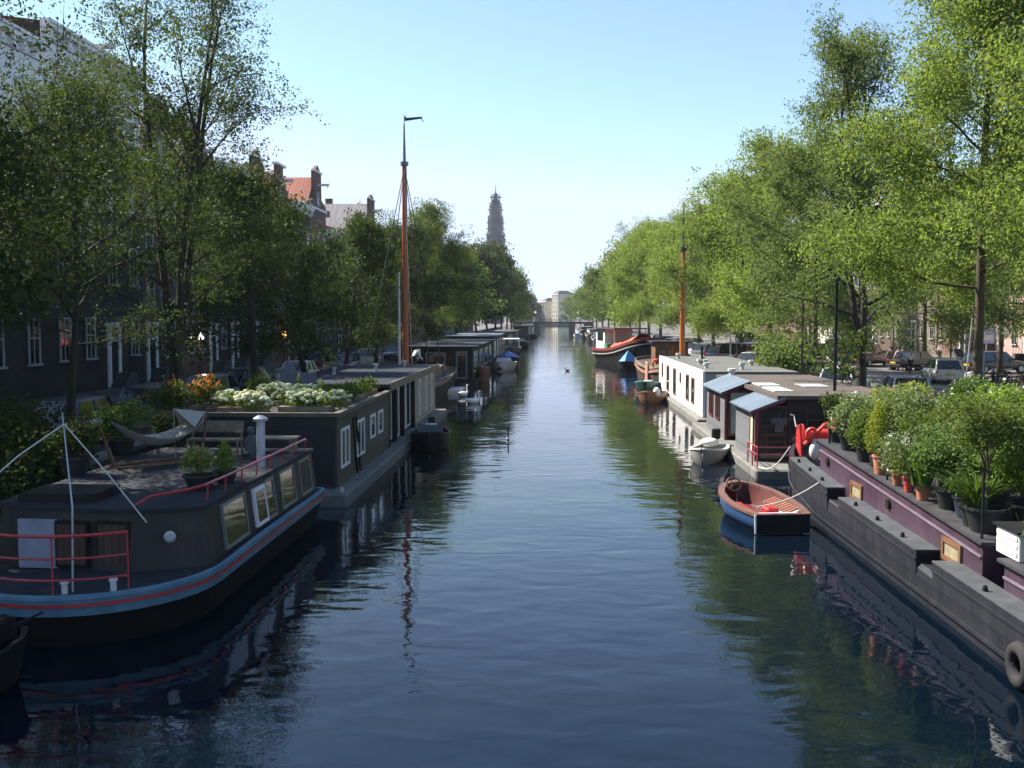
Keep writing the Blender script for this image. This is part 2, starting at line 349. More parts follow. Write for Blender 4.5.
g.quad((-BIG,-60,GZ),(-QX,-60,GZ),(-QX,END,GZ),(-BIG,END,GZ)); g.quad((QX,-60,GZ),(BIG,-60,GZ),(BIG,END,GZ),(QX,END,GZ)); g.quad((-BIG,END,GZ),(BIG,END,GZ),(BIG,BIG,GZ),(-BIG,BIG,GZ))
tag(g.build('ground', PAVE), kind='structure')
tag(MB().quad((-20.6,-60,GZ+.004),(-16.6,-60,GZ+.004),(-16.6,END,GZ+.004),(-20.6,END,GZ+.004)).build('road', SHADESETT), kind='structure')
tag(MB().quad((17.5,-60,GZ+.004),(27.5,-60,GZ+.004),(27.5,END,GZ+.004),(17.5,END,GZ+.004)).build('road', SETT), kind='structure')
tag(MB().box(27.5,-60,GZ-.1,39.5,END,GZ+.12).build('pavement', PAVE), kind='structure')
tag(MB().box(27.3,-60,GZ-.1,27.497,END,GZ+.13).build('kerb', STONE), kind='structure')
tag(MB().quad((-16.6,-60,GZ+.002),(-12.95,-60,GZ+.002),(-12.95,END,GZ+.002),(-16.6,END,GZ+.002)).build('quay_street', SHADESETT), kind='structure')
tag(MB().box(-23.9,-60,GZ-.1,-20.8,END,GZ+.12).build('pavement', SHADESETT), kind='structure')
tag(MB().box(-20.797,-60,GZ-.1,-20.6,END,GZ+.13).build('kerb', STONE), kind='structure')
QB = brick('quay_brick', (.10,.07,.055), (.15,.10,.08), (.09,.085,.08), 1, .22, .07)
for s, lab in ((-1,'long dark brick quay wall behind the shaded houseboats'), (1,'long brick quay wall behind the sunlit houseboats')):
    q = thing('quay_wall', lab, 'quay wall', (s*QX,0,0))
    MB().box(min(s*QX,s*(QX+.5)),-60,-1,max(s*QX,s*(QX+.5)),END,GZ-.02).build('wall', QB, q)
    MB().box(min(s*(QX-.06),s*(QX+.45)),-60,GZ-.018,max(s*(QX-.06),s*(QX+.45)),END,GZ+.10).build('coping', STONE, q)
tag(MB().box(-QX-.4,END,-1,QX+.4,END+.5,GZ+.1).build('quay_wall', QB), 'brick wall closing the far end of the canal', 'quay wall')

# ------------------------------------------------------------------ trees
def leaves_np(rng, P, size, droop=.3, asp=.55, flat=.5):
    """one folded diamond leaf per point"""
    n = len(P); s = size*rng.uniform(.65,1.35,(n,1))
    d = rng.normal(0,1,(n,3)); d[:,2] -= droop; d /= np.linalg.norm(d,axis=1,keepdims=True)+1e-9
    u = rng.normal(0,1,(n,3)); u[:,2] += flat*2; r = np.cross(d,u); r /= np.linalg.norm(r,axis=1,keepdims=True)+1e-9
    nn = np.cross(r,d)
    a = P; t = P + d*s; mid = P + d*s*.45 + nn*s*.10
    V = np.stack([a, mid + r*s*asp*.5, t, mid - r*s*asp*.5], 1).reshape(-1,3)
    return V, np.arange(n*4).reshape(-1,4)
def gen_tree(name, seed, H, cb, spread, nl, nleaf, lsize, up=45, tr=.22, prof=.5, stems=1, clump=.45, twig=False, droop=.3, sub=5, tmat=BARK, lmat=L_MID, low=0, wob=.05, cone=0, fork=.22):
    """trunk with limbs as one mesh, crown of leaf-sized faces as another; returned as two mesh datablocks"""
    rng = np.random.default_rng(seed); rnd = random.Random(seed)
    tb = MB(); tips = []
    def rv(s): return Vector((rnd.gauss(0,s),rnd.gauss(0,s),rnd.gauss(0,s)))
    def branch(p0, dirv, Ln, r0, r1, n, wob, lift):
        pts = [p0.copy()]; dd = dirv.normalized()
        for i in range(n):
            dd = (dd + rv(wob) + Vector((0,0,lift))).normalized(); pts.append(pts[-1] + dd*Ln/n)
        return pts
    axes = []
    for s in range(stems):
        if stems == 1: base, dv, L_ = Vector((0,0,0)), Vector((rnd.gauss(0,.03),rnd.gauss(0,.03),1)), H*.93
        else:
            a = 2*PI*s/stems + rnd.uniform(-.4,.4); base = Vector((0,0,cb*.45)); dv = Vector((math.cos(a)*fork,math.sin(a)*fork,1)); L_ = H*.93-base.z
        pts = branch(base, dv, L_*(1 if stems==1 else rnd.uniform(.85,1)), 0,0, 9, wob, .05)
        r = tr if stems == 1 else tr*.7
        rad = [r*(1-i/10.)**.8+.012 for i in range(len(pts))]
        if stems == 1: rad[0] *= 1.35
        tb.tube(pts, rad, 9); axes.append((pts, rad))
    if stems > 1:
        tb.tube([Vector((0,0,-.1)),Vector((0,0,cb*.2)),Vector((0,0,cb*.5)),Vector((0,0,cb*.72)),Vector((0,0,cb*.85))], [tr*1.35,tr*1.1,tr,tr*.8,tr*.1], 10)
    for k in range(nl):
        pts, rad = axes[k % len(axes)]
        t = (k+.5)/nl; h = cb + (H*.95-cb)*t**.9
        zs = [q.z for q in pts]; i = max(0, min(len(pts)-2, next((j for j in range(len(pts)-1) if zs[j+1] >= h), len(pts)-2)))
        f = max(0,min(1,(h-zs[i])/max(.01,zs[i+1]-zs[i]))); p0 = pts[i].lerp(pts[i+1], f); r0 = rad[i]*.62
        u = (h-cb)/(H-cb); env = max(.12, math.sin(PI*min(1,(u*.88+.12))**prof))
        if cone: env = env*(1-cone) + cone*(1.08*(1-u)**.75+.1)
        L_ = spread*env*rnd.uniform(.75,1.15)
        wl = (L_/spread)**1.3+.06
        a = k*2.399 + rnd.uniform(-.5,.5); el = R(up*(.45+.75*u) + rnd.uniform(-10,10)) - (R(14)*low if u < .3 else 0)
        dv = Vector((math.cos(a)*math.cos(el), math.sin(a)*math.cos(el), math.sin(el)))
        b = branch(p0, dv, L_, 0,0, 6, .13, .05 if u > .3 else .0)
        r0 = max(.02, min(r0, L_*.011)); br = [r0*(1-j/6.5)+.008 for j in range(7)]
        tb.tube(b, br, 5, False)
        for q in range(sub):
            tt = .28 + .72*(q+rnd.random())/sub; j = min(5,int(tt*6)); p1 = b[j].lerp(b[j+1], tt*6-j)
            base = (b[j+1]-b[j]).normalized(); sd = (base*.7 + rv(.55) + Vector((0,0,.12))).normalized()
            l2 = L_*rnd.uniform(.25,.48)*(1.15-.4*tt)+.25
            b2 = branch(p1, sd, l2, 0,0, 4, .2, .02)
            tb.tube(b2, [br[j]*.5,.006], 4, False)
            for c in range(5): tips.append((b2[min(4,c)], (.35+.13*c)*wl))
            if twig:
                for z in range(3):
                    e = branch(b2[rnd.randint(1,4)], (sd+rv(.7)), l2*.5, 0,0, 2, .2, 0)
                    tb.tube(e, [.009,.004], 3, False); tips += [(e[1],.8*wl),(e[2],wl)]
        tips.append((b[-1],wl)); tips.append((b[-2],.8*wl))
    for pts,_ in axes: tips += [(pts[-1],.4),(pts[-2],.4)]
    T = np.array([tuple(t) for t,_ in tips]); W = np.array([wt for _,wt in tips]); W = W*rng.uniform(.25,1.6,len(W)); W /= W.sum()
    nc = nleaf//10; idx = rng.choice(len(T), nc, p=W)
    Cc = T[idx] + np.clip(rng.normal(0,1,(nc,3)),-1.7,1.7)*clump*np.array([1,1,.75])*rng.uniform(.5,1.2,(nc,1))
    P = Cc[rng.integers(0,nc,nleaf)] + np.clip(rng.normal(0,1,(nleaf,3)),-1.8,1.8)*max(lsize*1.1,.13)*np.array([1,1,.7])
    V, Fc = leaves_np(rng, P, lsize, droop)
    cm = npmesh(name+'_crown', V, Fc); cm.materials.append(lmat)
    tm = bpy.data.meshes.new(name+'_trunk'); tm.from_pydata(tb.v, [], tb.f); tm.materials.append(tmat)
    tm.polygons.foreach_set('use_smooth', [True]*len(tm.polygons))
    return tm, cm
def plant_tree(kind, x, y, label, rz=0, sc=1., group=None, lm=None, name='elm_tree', z=GZ, bark=None):
    tm, cm = kind
    t = thing(name, label, 'tree', (x,y,z), rz, group)
    q = random.Random(int(x*7+y*13)); k = q.uniform(.92,1.1) if y > 50 else 1
    t.scale = sc if hasattr(sc,'__len__') else (sc*q.uniform(.94,1.04),sc*q.uniform(.94,1.04),sc*k)
    t.rotation_euler = (q.uniform(-.035,.035),q.uniform(-.035,.035),rz)
    for nme, me in (('trunk',tm),('crown',cm)):
        o = bpy.data.objects.new(nme, me); COL.objects.link(o); o.parent = t
        mm = lm if nme == 'crown' else bark
        if mm: o.material_slots[0].link = 'OBJECT'; o.material_slots[0].material = mm
    return t
T_NEAR = gen_tree('near_elm', 3, 18.5, 4.4, 4.0, 38, 175000, .102, 40, .16, .45, clump=.55, droop=.8, sub=7, tmat=BARKR, lmat=L_LIME, low=.3, wob=.02, cone=.55)
T_UP   = gen_tree('upright_tree', 8, 16.6, 3.2, 5.6, 38, 75000, .118, 58, .23, .6, 3, clump=.38, sub=6, tmat=BARK, lmat=L_GREEN, cone=.9, fork=.1)
T_A    = gen_tree('elm_a', 11, 15, 3.6, 5.6, 22, 52000, .165, 42, .2, .7, clump=.6, droop=.6, sub=6, tmat=BARKR, lmat=L_LIME, low=1)
T_B    = gen_tree('elm_b', 12, 15, 3.4, 5.2, 22, 48000, .165, 50, .19, .66, clump=.6, droop=.5, sub=6, tmat=BARKR, lmat=L_LIME, low=1)
T_C    = gen_tree('elm_c', 14, 15, 3.2, 5.4, 18, 10000, .42, 45, .2, .72, clump=.8, droop=.5, sub=5, tmat=BARKR, lmat=L_MID)
T_D    = gen_tree('elm_d', 15, 15, 3.0, 5.0, 18, 9000, .42, 52, .2, .68, clump=.8, droop=.4, sub=5, tmat=BARKR, lmat=L_MID)
T_SP   = gen_tree('sparse_tree', 21, 16.6, 3.0, 4.3, 34, 44000, .10, 58, .2, .6, 3, clump=.42, twig=True, droop=.3, sub=7, lmat=L_OLIVE, fork=.14, cone=.35)
T_SM   = gen_tree('small_tree', 22, 11.0, 3.2, 3.9, 26, 40000, .085, 48, .12, .7, clump=.42, twig=True, droop=.4, sub=7, lmat=L_OLIVE, wob=.02)
T_E    = gen_tree('shade_tree', 24, 12, 2.6, 5.0, 22, 24000, .19, 48, .2, .72, clump=.5, droop=.4, sub=6, lmat=L_MID, low=1)

SUNQ = 'trees along the sunny quay'; SHQ = 'trees along the shaded quay'
# sunny quay, from the camera outwards
plant_tree(T_NEAR, 14.5, 34.8, 'tall lime green elm with mossy trunk overhanging the plant covered barge', 2.5, 1.05, SUNQ)
plant_tree(T_NEAR, 16.8, 27.5, 'lime green elm at the frame edge whose boughs reach over the mossy trunked elm', 2.6, 1.08, SUNQ)
plant_tree(T_UP, 14.0, 46, 'upright many stemmed fresh green tree with a forked dark trunk behind the shed houseboat', 1.1, 1.02, SUNQ)
rows = [ (14.6,57,T_A,.86,L_GREEN,'mid green tree just beyond the forked upright tree'),
 (14.2,67,T_B,.98,L_LIME,'yellow green elm standing above the row of parked cars'),
 (14.4,77,T_A,.95,L_LIME,'broad lime elm over the flat roof of the white houseboat'),
 (14.0,88,T_B,.95,L_GREEN,'soft green elm just past the orange brown mast'),
 (14.4,100,T_A,.92,L_LIME,'lime elm whose crown stands right behind the orange brown mast'),
 (14.2,113,T_B,.95,L_LIME,'pale lime elm behind the red canopied barge'),
 (13.6,127,T_A,1.1,L_LIME,'bright yellow green elm leaning over the red canopied barge'),
 (13.6,142,T_B,1.14,L_LIME,'bright elm just past the red canopied barge'),
 (13.6,159,T_C,1.12,L_LIME,'drooping bright green elm above the brown far barge'),
 (13.6,178,T_D,1.08,L_GREEN,'green elm behind the brown far barge'),
 (13.4,198,T_C,1.1,L_MID,'darker green elm beyond the brown far barge'),
 (13.4,220,T_D,1.15,L_MID,'darker round elm half way between barge and bridge'),
 (13.4,245,T_C,1.2,L_MID,'tall hazy elm standing before the far bridge'),
 (13.4,272,T_D,1.15,L_GREEN,'second hazy elm before the far bridge'),
 (13.2,302,T_C,1.15,L_GREEN,'pale hazy elm third from the far bridge'),
 (13.2,335,T_D,1.1,L_MID,'small hazy elm next to the far bridge'),
 (13.2,368,T_C,1.05,L_MID,'hazy elm at the sunny end of the far bridge') ]
for i,(x,y,k,s,lm,lab) in enumerate(rows): plant_tree(k, x, y, lab, i*1.7, s, SUNQ, lm)
rows2 = [ (24.5,52,T_A,.92,L_GREEN,'thick trunked elm beside the parked bicycles'),
 (31,66,T_B,1.0,L_MID,'elm behind the black car and the round sign'),
 (28.5,65,T_A,.8,L_GREEN,'slender elm with bare lower trunk behind the silver hatchback'),
 (30,82,T_B,1.0,L_GREEN,'elm on the pavement behind the dark off roader'),
 (30,99,T_A,1.0,L_GREEN,'elm on the pavement beyond the walking people'),
 (30,118,T_B,1.05,L_MID,'elm on the pavement behind the parked vans'),
 (30,140,T_C,1.05,L_MID,'elm in the second row beyond the parked vans'),
 (30,165,T_D,1.05,L_MID,'far elm in the second row of the sunny street') ]
for i,(x,y,k,s,lm,lab) in enumerate(rows2): plant_tree(k, x, y, lab, i*2.1+.5, s, 'trees along the far side of the sunny street', lm)
for i,(x,y,k,lab) in enumerate(((11.5,420,T_C,'pale tree just past the sunny end of the far bridge'),(10.2,470,T_D,'pale hazy tree at the canal bend beyond the bridge'),(9.2,540,T_C,'farthest pale tree on the sunny side beyond the bridge'),(-11.8,415,T_D,'dark hazy tree just past the shaded end of the far bridge'),(-12.6,475,T_C,'dark hazy tree at the bend beyond the bridge'),(-13,550,T_D,'farthest dark tree on the shaded side beyond the bridge'))):
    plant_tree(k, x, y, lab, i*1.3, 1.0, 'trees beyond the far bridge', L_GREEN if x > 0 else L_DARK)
# shaded quay
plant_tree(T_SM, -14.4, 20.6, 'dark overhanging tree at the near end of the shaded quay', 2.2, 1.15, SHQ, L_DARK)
plant_tree(T_E, -14.0, 18.4, 'added broad dark tree placed to shade the bow of the blue banded houseboat', 1.0, .95, SHQ, L_DARK)  # tree added mostly out of view to block light from the bow
plant_tree(T_SM, -13.4, 27, 'small sparse olive green tree before the white corniced house', .3, (1,1,.93), SHQ)
plant_tree(T_SP, -13.5, 35.2, 'tall airy tree with sky showing through its thin crown', 1.3, 1.0, SHQ)
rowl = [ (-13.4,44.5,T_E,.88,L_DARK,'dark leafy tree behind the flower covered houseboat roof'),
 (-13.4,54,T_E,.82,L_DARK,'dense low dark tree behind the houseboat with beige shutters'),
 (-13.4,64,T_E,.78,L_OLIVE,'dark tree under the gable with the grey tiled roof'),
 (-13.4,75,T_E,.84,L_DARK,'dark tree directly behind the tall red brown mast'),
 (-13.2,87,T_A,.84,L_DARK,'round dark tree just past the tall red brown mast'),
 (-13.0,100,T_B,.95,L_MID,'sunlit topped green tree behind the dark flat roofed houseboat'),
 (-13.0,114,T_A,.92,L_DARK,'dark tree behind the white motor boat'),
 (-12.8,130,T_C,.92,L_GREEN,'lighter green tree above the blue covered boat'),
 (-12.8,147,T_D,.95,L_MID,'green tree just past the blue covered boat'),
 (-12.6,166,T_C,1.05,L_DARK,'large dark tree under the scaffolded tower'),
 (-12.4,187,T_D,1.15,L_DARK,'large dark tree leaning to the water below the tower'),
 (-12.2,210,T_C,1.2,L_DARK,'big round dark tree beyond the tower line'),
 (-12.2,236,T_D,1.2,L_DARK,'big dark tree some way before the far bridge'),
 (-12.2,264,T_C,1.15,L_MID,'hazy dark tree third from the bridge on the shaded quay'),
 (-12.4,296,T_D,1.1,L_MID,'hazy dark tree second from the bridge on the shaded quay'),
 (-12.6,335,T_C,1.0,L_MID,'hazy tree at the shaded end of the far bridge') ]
for i,(x,y,k,s,lm,lab) in enumerate(rowl): plant_tree(k, x, y, lab, i*1.9+.8, s, SHQ, lm)

# ------------------------------------------------------------------ houses
DIMWHITE = mat('shade_dimmed_white_paint', (.33,.33,.32), .55, .12, 2, .1)  # white darkened so window frames carry the shaded street's gloom
WIN = {}
def window_protos():
    for key,(ww,hh) in {'tall':(1.05,2.1),'mid':(1.05,1.7),'low':(1.0,1.3),'big':(1.9,2.2)}.items():
        f = MB(); t = .09
        f.box(-.0,-ww/2,0,.07,-ww/2+t,hh); f.box(0,ww/2-t,0,.07,ww/2,hh); f.box(0,-ww/2+t,hh-t,.07,ww/2-t,hh); f.box(-.02,-ww/2-.06,-.1,.16,ww/2+.06,0)
        f.box(.012,-ww/2+t,hh*.55,.05,ww/2-t,hh*.55+.06)
        f.box(.012,-.025,hh*.55+.06,.045,.025,hh-t)
        if key == 'tall': f.box(.012,-.025,0,.045,.025,hh*.55)
        fo = f.build('window', DIMWHITE); p = MB().box(-.02,-ww/2+t*.5,.02,.02,ww/2-t*.5,hh-t*.5).build('pane', GLASS)
        me, pe = fo.data, p.data; bpy.data.objects.remove(fo); bpy.data.objects.remove(p); WIN[key] = (me, pe, ww, hh)
window_protos()
def add_window(root, key, x, y, z, side, frame=None):
    me, pe, ww, hh = WIN[key]
    f = bpy.data.objects.new('window', me); COL.objects.link(f); f.parent = root
    f.location = (x,y,z); f.rotation_euler = (0,0,0 if side > 0 else PI)
    p = bpy.data.objects.new('pane', pe); COL.objects.link(p); p.parent = f
    if frame: f.material_slots[0].link = 'OBJECT'; f.material_slots[0].material = frame
def house(label, y0, wd, H, xf, side, wallm, roofm, gable='cornice', floors=4, bays=3, door=0, corn=WHITE, detail=True, rh=3.4, depth=11, plaster=None, stoop=True, beam=True, cat='canal house', name='canal_house'):
    """facade on x = xf looking towards +x (side=1) or -x (side=-1), from y0 to y0+wd; root at the facade's foot"""
    r = thing(name, label, cat, (xf, y0+wd/2, GZ)); s = side; hw = wd/2-.01
    X = lambda a: s*a     # a = metres out of the facade
    def bx(mb, a0, ya, z0, a1, yb, z1): return mb.box(min(X(a0),X(a1)), ya, z0, max(X(a0),X(a1)), yb, z1)
    mb = MB(); bx(mb, -depth, -hw, -.2, 0, hw, H)
    if gable in ('neck','step','bell'):
        gh = rh+.5
        if gable == 'neck': pl = [(-hw,H),(hw,H),(hw,H+.5),(hw*.45,H+1.0),(hw*.42,H+gh),(0,H+gh+.7),(-hw*.42,H+gh),(-hw*.45,H+1.0),(-hw,H+.5)]
        elif gable == 'step':
            n = 4; up = []
            for i in range(n): up += [(hw*(1-i/n), H+gh*i/n),(hw*(1-i/n), H+gh*(i+1)/n)]
            pl = up + [(-a,b) for a,b in reversed(up)]
        else: pl = [(-hw,H),(hw,H),(hw*.8,H+.9),(hw*.55,H+gh*.6),(hw*.4,H+gh),(0,H+gh+.4),(-hw*.4,H+gh),(-hw*.55,H+gh*.6),(-hw*.8,H+.9)]
        mb.xprism([(a,b) for a,b in pl], min(X(0),X(-.35)), max(X(0),X(-.35)))
    mb.build('wall', wallm, r, world=False)
    rf = MB()
    if gable in ('neck','step','bell'):   # ridge runs back from the facade
        rf.xprism([(-hw,H+.01),(hw,H+.01),(0,H+rh)], min(X(-.36),X(-depth)), max(X(-.36),X(-depth)))
    elif gable == 'mansard': rf.yprism([(X(-.5),H+.01),(X(-1.6),H+rh),(X(-depth+1.6),H+rh),(X(-depth),H+.01)], -hw+.05, hw-.05)
    else: rf.yprism([(X(-.1),H+.01),(X(-depth/2),H+rh*.55),(X(-depth),H+.01)], -hw, hw)
    ro = rf.build('roof', roofm, r, world=False)
    cb = MB(); bx(cb, -depth*.5, hw-1.0, H+rh*.3, -depth*.5+.9, hw-.4, H+rh+1.1); cb.build('chimney', wallm, ro, world=False)
    if gable in ('cornice','mansard'):
        c = MB(); bx(c, -.02, -hw, H-.75, .12, hw, H-.28); bx(c, -.02, -hw, H-.277, .42, hw, H-.05); bx(c, -.02, -hw, H-.047, .5, hw, H+.1)
        for i in range(int(wd/.9)):
            yy = -hw+.5+i*.9; bx(c, .125, yy-.09, H-.7, .34, yy+.09, H-.28)
        c.build('cornice', corn, r, world=False)
    else:
        c = MB(); bx(c, -.02, -hw, H-.15, .12, hw, H+.05); c.build('cornice', corn, r, world=False)
        c = MB(); bx(c, -.36, -hw*.42, H+rh+.42, .14, hw*.42, H+rh+.6); c.build('gable_coping', corn, r, world=False)
    if beam:
        c = MB(); bx(c, -.4, -.09, H+(rh*.72 if gable not in ('cornice','mansard') else .12), 1.15, .09, H+(rh*.72 if gable not in ('cornice','mansard') else .12)+.22)
        bx(c, .95, -.03, H+(rh*.72 if gable not in ('cornice','mansard') else .12)-.2, 1.02, .03, H+(rh*.72 if gable not in ('cornice','mansard') else .12)-.003); c.build('hoist_beam', OFFWHITE, r, world=False)
    if plaster:
        c = MB(); bx(c, .002, -hw+.01, H-plaster, .035, hw-.01, H-.78); c.build('plaster_storey', corn, r, world=False)
    fh = (H-1.2-.9)/floors
    for fl in range(floors):
        z = 1.2 + fl*fh + fh*.16
        key = 'tall' if fl < 2 else ('mid' if fl < floors-1 else 'low')
        for bi in range(bays):
            y = -hw + (bi+.5)*wd/bays
            if fl == 0 and bi == door: continue
            add_window(r, key, X(.035 if plaster else .0), y, z, s)
    if gable in ('neck','step','bell'): add_window(r, 'low', X(0), 0, H+.35, s)
    if door is not None and detail:
        y = -hw + (door+.5)*wd/bays
        df = MB(); bx(df, .002, y-.75, .0, .14, y-.5, 3.35); bx(df, .002, y+.5, 0, .14, y+.75, 3.35); bx(df, .002, y-.8, 3.353, .22, y+.8, 3.65); bx(df, .002, y-.497, 2.6, .1, y+.497, 2.7)
        dfo = df.build('door_frame', corn, r, world=False)
        dd = MB(); bx(dd, .004, y-.49, .9 if stoop else .05, .05, y+.49, 2.597); dd.build('door', BLACK, dfo, world=False)
        dd = MB(); bx(dd, .004, y-.49, 2.703, .05, y+.49, 3.35); dd.build('pane', GLASS, dfo, world=False)
        if stoop:
            st = MB()
            for i in range(5): bx(st, .15, y-.9+.25*0, 0, .95-.0+.0, y+.9, .0+.18) if i == 0 else bx(st, .15, y-.9+.22*i, .18*i+.002, .95, y+.9, .18*(i+1))
            so_ = st.build('stoop', DARKSTONE, r, world=False)
            rl = MB()
            for k in range(4): rl.tube([(X(.9),y-.7+.5*k,.2+.18*min(4,k*2)),(X(.9),y-.7+.5*k,1.1+.18*min(4,k*2))], .018, 5)
            rl.tube([(X(.9),y-.7,1.1),(X(.9),y+.3,1.82),(X(.9),y+.85,1.82)], .022, 5); rl.build('railing', BLACK, so_, world=False)
    return r
DARKSTONE = mat('dark_bluestone', (.07,.072,.075), .85, .2, 3, .3)
BR1 = brick('dark_brown_brick', (.07,.042,.032), (.10,.06,.045), (.10,.09,.08))
BR2 = brick('black_painted_brick', (.022,.02,.02), (.035,.03,.03), (.03,.028,.028))
BR3 = brick('red_brown_brick', (.13,.055,.038), (.18,.075,.05), (.15,.13,.11))
BR4 = brick('yellow_grey_brick', (.12,.095,.07), (.16,.125,.09), (.14,.12,.105))
PL1 = mat('pale_render', (.4,.38,.34), .85, .12, .8, .2)
PL2 = mat('pink_render', (.38,.25,.215), .85, .12, .8, .2)
PL3 = mat('grey_render', (.2,.2,.195), .85, .15, .8, .2)
DARKSLATE = mat('maroon_slate', (.10,.03,.032), .75, .25, 2, .2)
XL = -24
lh = [ # label, width, H, wall, roof, gable, floors, bays, door, kwargs
 ('brown brick house at the very start of the shaded street', 12.4, 15.0, BR1, TILE_RED, 'cornice', 4, 4, 1, {}),
 ('dark brick house with red tiled roof, second from the near end of the shaded street', 9, 15.5, BR1, TILE_RED, 'cornice', 4, 3, 1, {}),
 ('black brick house with pale upper storey under a red tiled roof beside the corniced house', 12.4, 16.6, BR2, TILE_RED, 'cornice', 4, 4, 1, {'plaster':4.6,'rh':5.5}),
 ('black brick house with a broad grey white cornice and plastered top storey', 11, 17.8, BR2, DARKSLATE, 'cornice', 4, 4, 2, {'plaster':4.1,'rh':1.3}),
 ('narrow dark house with white pilastered door next to the corniced house', 6.4, 13.2, BR1, TILE_GREY, 'bell', 4, 3, 0, {}),
 ('red brown brick house with bell gable behind the flower covered roof', 6.6, 12.6, BR3, TILE_GREY, 'bell', 4, 3, 2, {}),
 ('black brick house with tall white windows and flat cornice', 7.4, 15.0, BR2, TILE_GREY, 'cornice', 4, 3, 1, {}),
 ('dark brown neck gabled house among the shaded row', 6.4, 13.0, BR1, TILE_GREY, 'neck', 4, 3, 0, {}),
 ('dark house with step gable behind the beige shuttered houseboat', 7.0, 13.4, BR3, TILE_RED, 'step', 4, 3, 2, {}),
 ('plain black brick house with low cornice behind the sailing barge', 7.2, 14.6, BR2, TILE_GREY, 'cornice', 4, 3, 1, {}),
 ('neck gabled house with orange red roof showing above the trees', 6.8, 15.0, BR3, TILE_RED, 'neck', 4, 3, 0, {'rh':3.2}),
 ('dark brick house hidden between the two tall gables', 7.4, 13.2, BR1, TILE_GREY, 'cornice', 4, 3, 2, {}),
 ('brown brick cornice house just before the grey tiled gable', 8, 13.8, BR1, TILE_RED, 'cornice', 4, 3, 1, {}),
 ('brown bell gabled house next to the grey tiled gable', 7.6, 13.0, BR3, TILE_GREY, 'bell', 4, 3, 0, {}),
 ('white gabled house with long grey tiled roof above the trees', 8.6, 15.4, BR1, TILE_GREY, 'neck', 4, 3, 2, {'rh':3.6,'depth':14}) ]
y = 13.0
for (lab,wd,H,wm,rm,gb,fl,by,dr,kw) in lh:
    house(lab, y, wd, H, XL, 1, wm, rm, gb, fl, by, dr, **kw); y += wd
y += .0
far_l = [('dark brick house behind the big trees under the tower', BR1,'cornice'),('red brown house past the big trees',BR3,'bell'),('black house near the middle of the shaded row',BR2,'cornice'),('grey rendered house far down the shaded row',PL3,'cornice'),('brown house in the far shaded row',BR1,'neck'),('red house close to the far bridge',BR3,'cornice')]
for i,(lab,wm,gb) in enumerate(far_l):
    house(lab, y, 24, 13.5+i%3, XL, 1, wm, TILE_GREY if i%2 else TILE_RED, gb, 4, 7, None, detail=False, beam=False); y += 28
# sunny side, well back from the quay
XR = 40
rr = [('pale rendered house with white windows behind the bicycles', PL1,'cornice',14.5),('pink rendered house at the back of the sunny street',PL2,'cornice',13),('red brick house beyond the round sign',BR3,'step',14),('yellow grey brick house behind the walking people',BR4,'cornice',15),
 ('brown brick house behind the dark off roader',BR1,'neck',14),('grey rendered house behind the parked vans',PL3,'cornice',15.5),('white rendered house glimpsed past the orange brown mast',PL1,'bell',13.5),('red brick house far along the sunny street',BR3,'cornice',15),
 ('yellow brick house farther along the sunny street',BR4,'neck',14),('brown house near the sunny end of the bridge',BR1,'cornice',15)]
y = 66
for i,(lab,wm,gb,H) in enumerate(rr):
    wd = 13 if i < 7 else 40
    house(lab, y, wd, H, XR, -1, wm, TILE_RED if i%2 else TILE_GREY, gb, 4, 5 if i < 7 else 9, 2 if i < 7 else None, detail=i < 7, beam=i < 7); y += wd+.4
# end of the canal
def endhouse(label, x0, x1, yy, H, wm, rm, nb, fl, rz=0):
    r = thing('canal_house', label, 'canal house', ((x0+x1)/2, yy, GZ), rz); hw = (x1-x0)/2
    MB().box(-hw, 0, -.2, hw, 12, H).build('wall', wm, r, world=False)
    q = [(-hw-.3,-.3),(hw+.3,-.3),(hw+.3,12.3),(-hw-.3,12.3)]; q2 = [(-hw*.4,3),(hw*.4,3),(hw*.4,9),(-hw*.4,9)]
    MB().prism(q, H+.01, H+2.2, q2).build('roof', rm, r, world=False)
    MB().box(-hw-.3,-.35,H-.6,hw+.3,0-.003,H).build('cornice', WHITE, r, world=False)
    fh = (H-2)/fl
    for f_ in range(fl):
        for b_ in range(nb):
            xx = -hw+(b_+.5)*2*hw/nb; me, pe, ww, hh = WIN['tall']
            f = bpy.data.objects.new('window', me); COL.objects.link(f); f.parent = r; f.location = (xx,0,1.2+f_*fh); f.rotation_euler = (0,0,-PI/2); f.scale = (1,1.2,1.1)
            p = bpy.data.objects.new('pane', pe); COL.objects.link(p); p.parent = f
PLY = mat('cream_render', (.66,.6,.45), .85, .1, .8, .2)
SLATE = mat('dark_grey_slate', (.06,.062,.07), .8, .2, 1)
endhouse('tall cream house with dark hipped roof closing the view above the bridge', -2.6, 4.9, 655, 19.5, PLY, SLATE, 3, 6, R(-58))
endhouse('narrow pale brown house joined to the tall cream house above the bridge', -9.5, -3.5, 668, 15, PL1, SLATE, 3, 5, R(-58))
endhouse('low pale house at the edge of the shaded trees beyond the bridge', -17, -10, 672, 12, BR4, SLATE, 3, 4, R(-58))
endhouse('brown house hidden behind shaded trees beyond the bridge', -27, -13.5, 648, 16, BR4, TILE_RED, 4, 5)

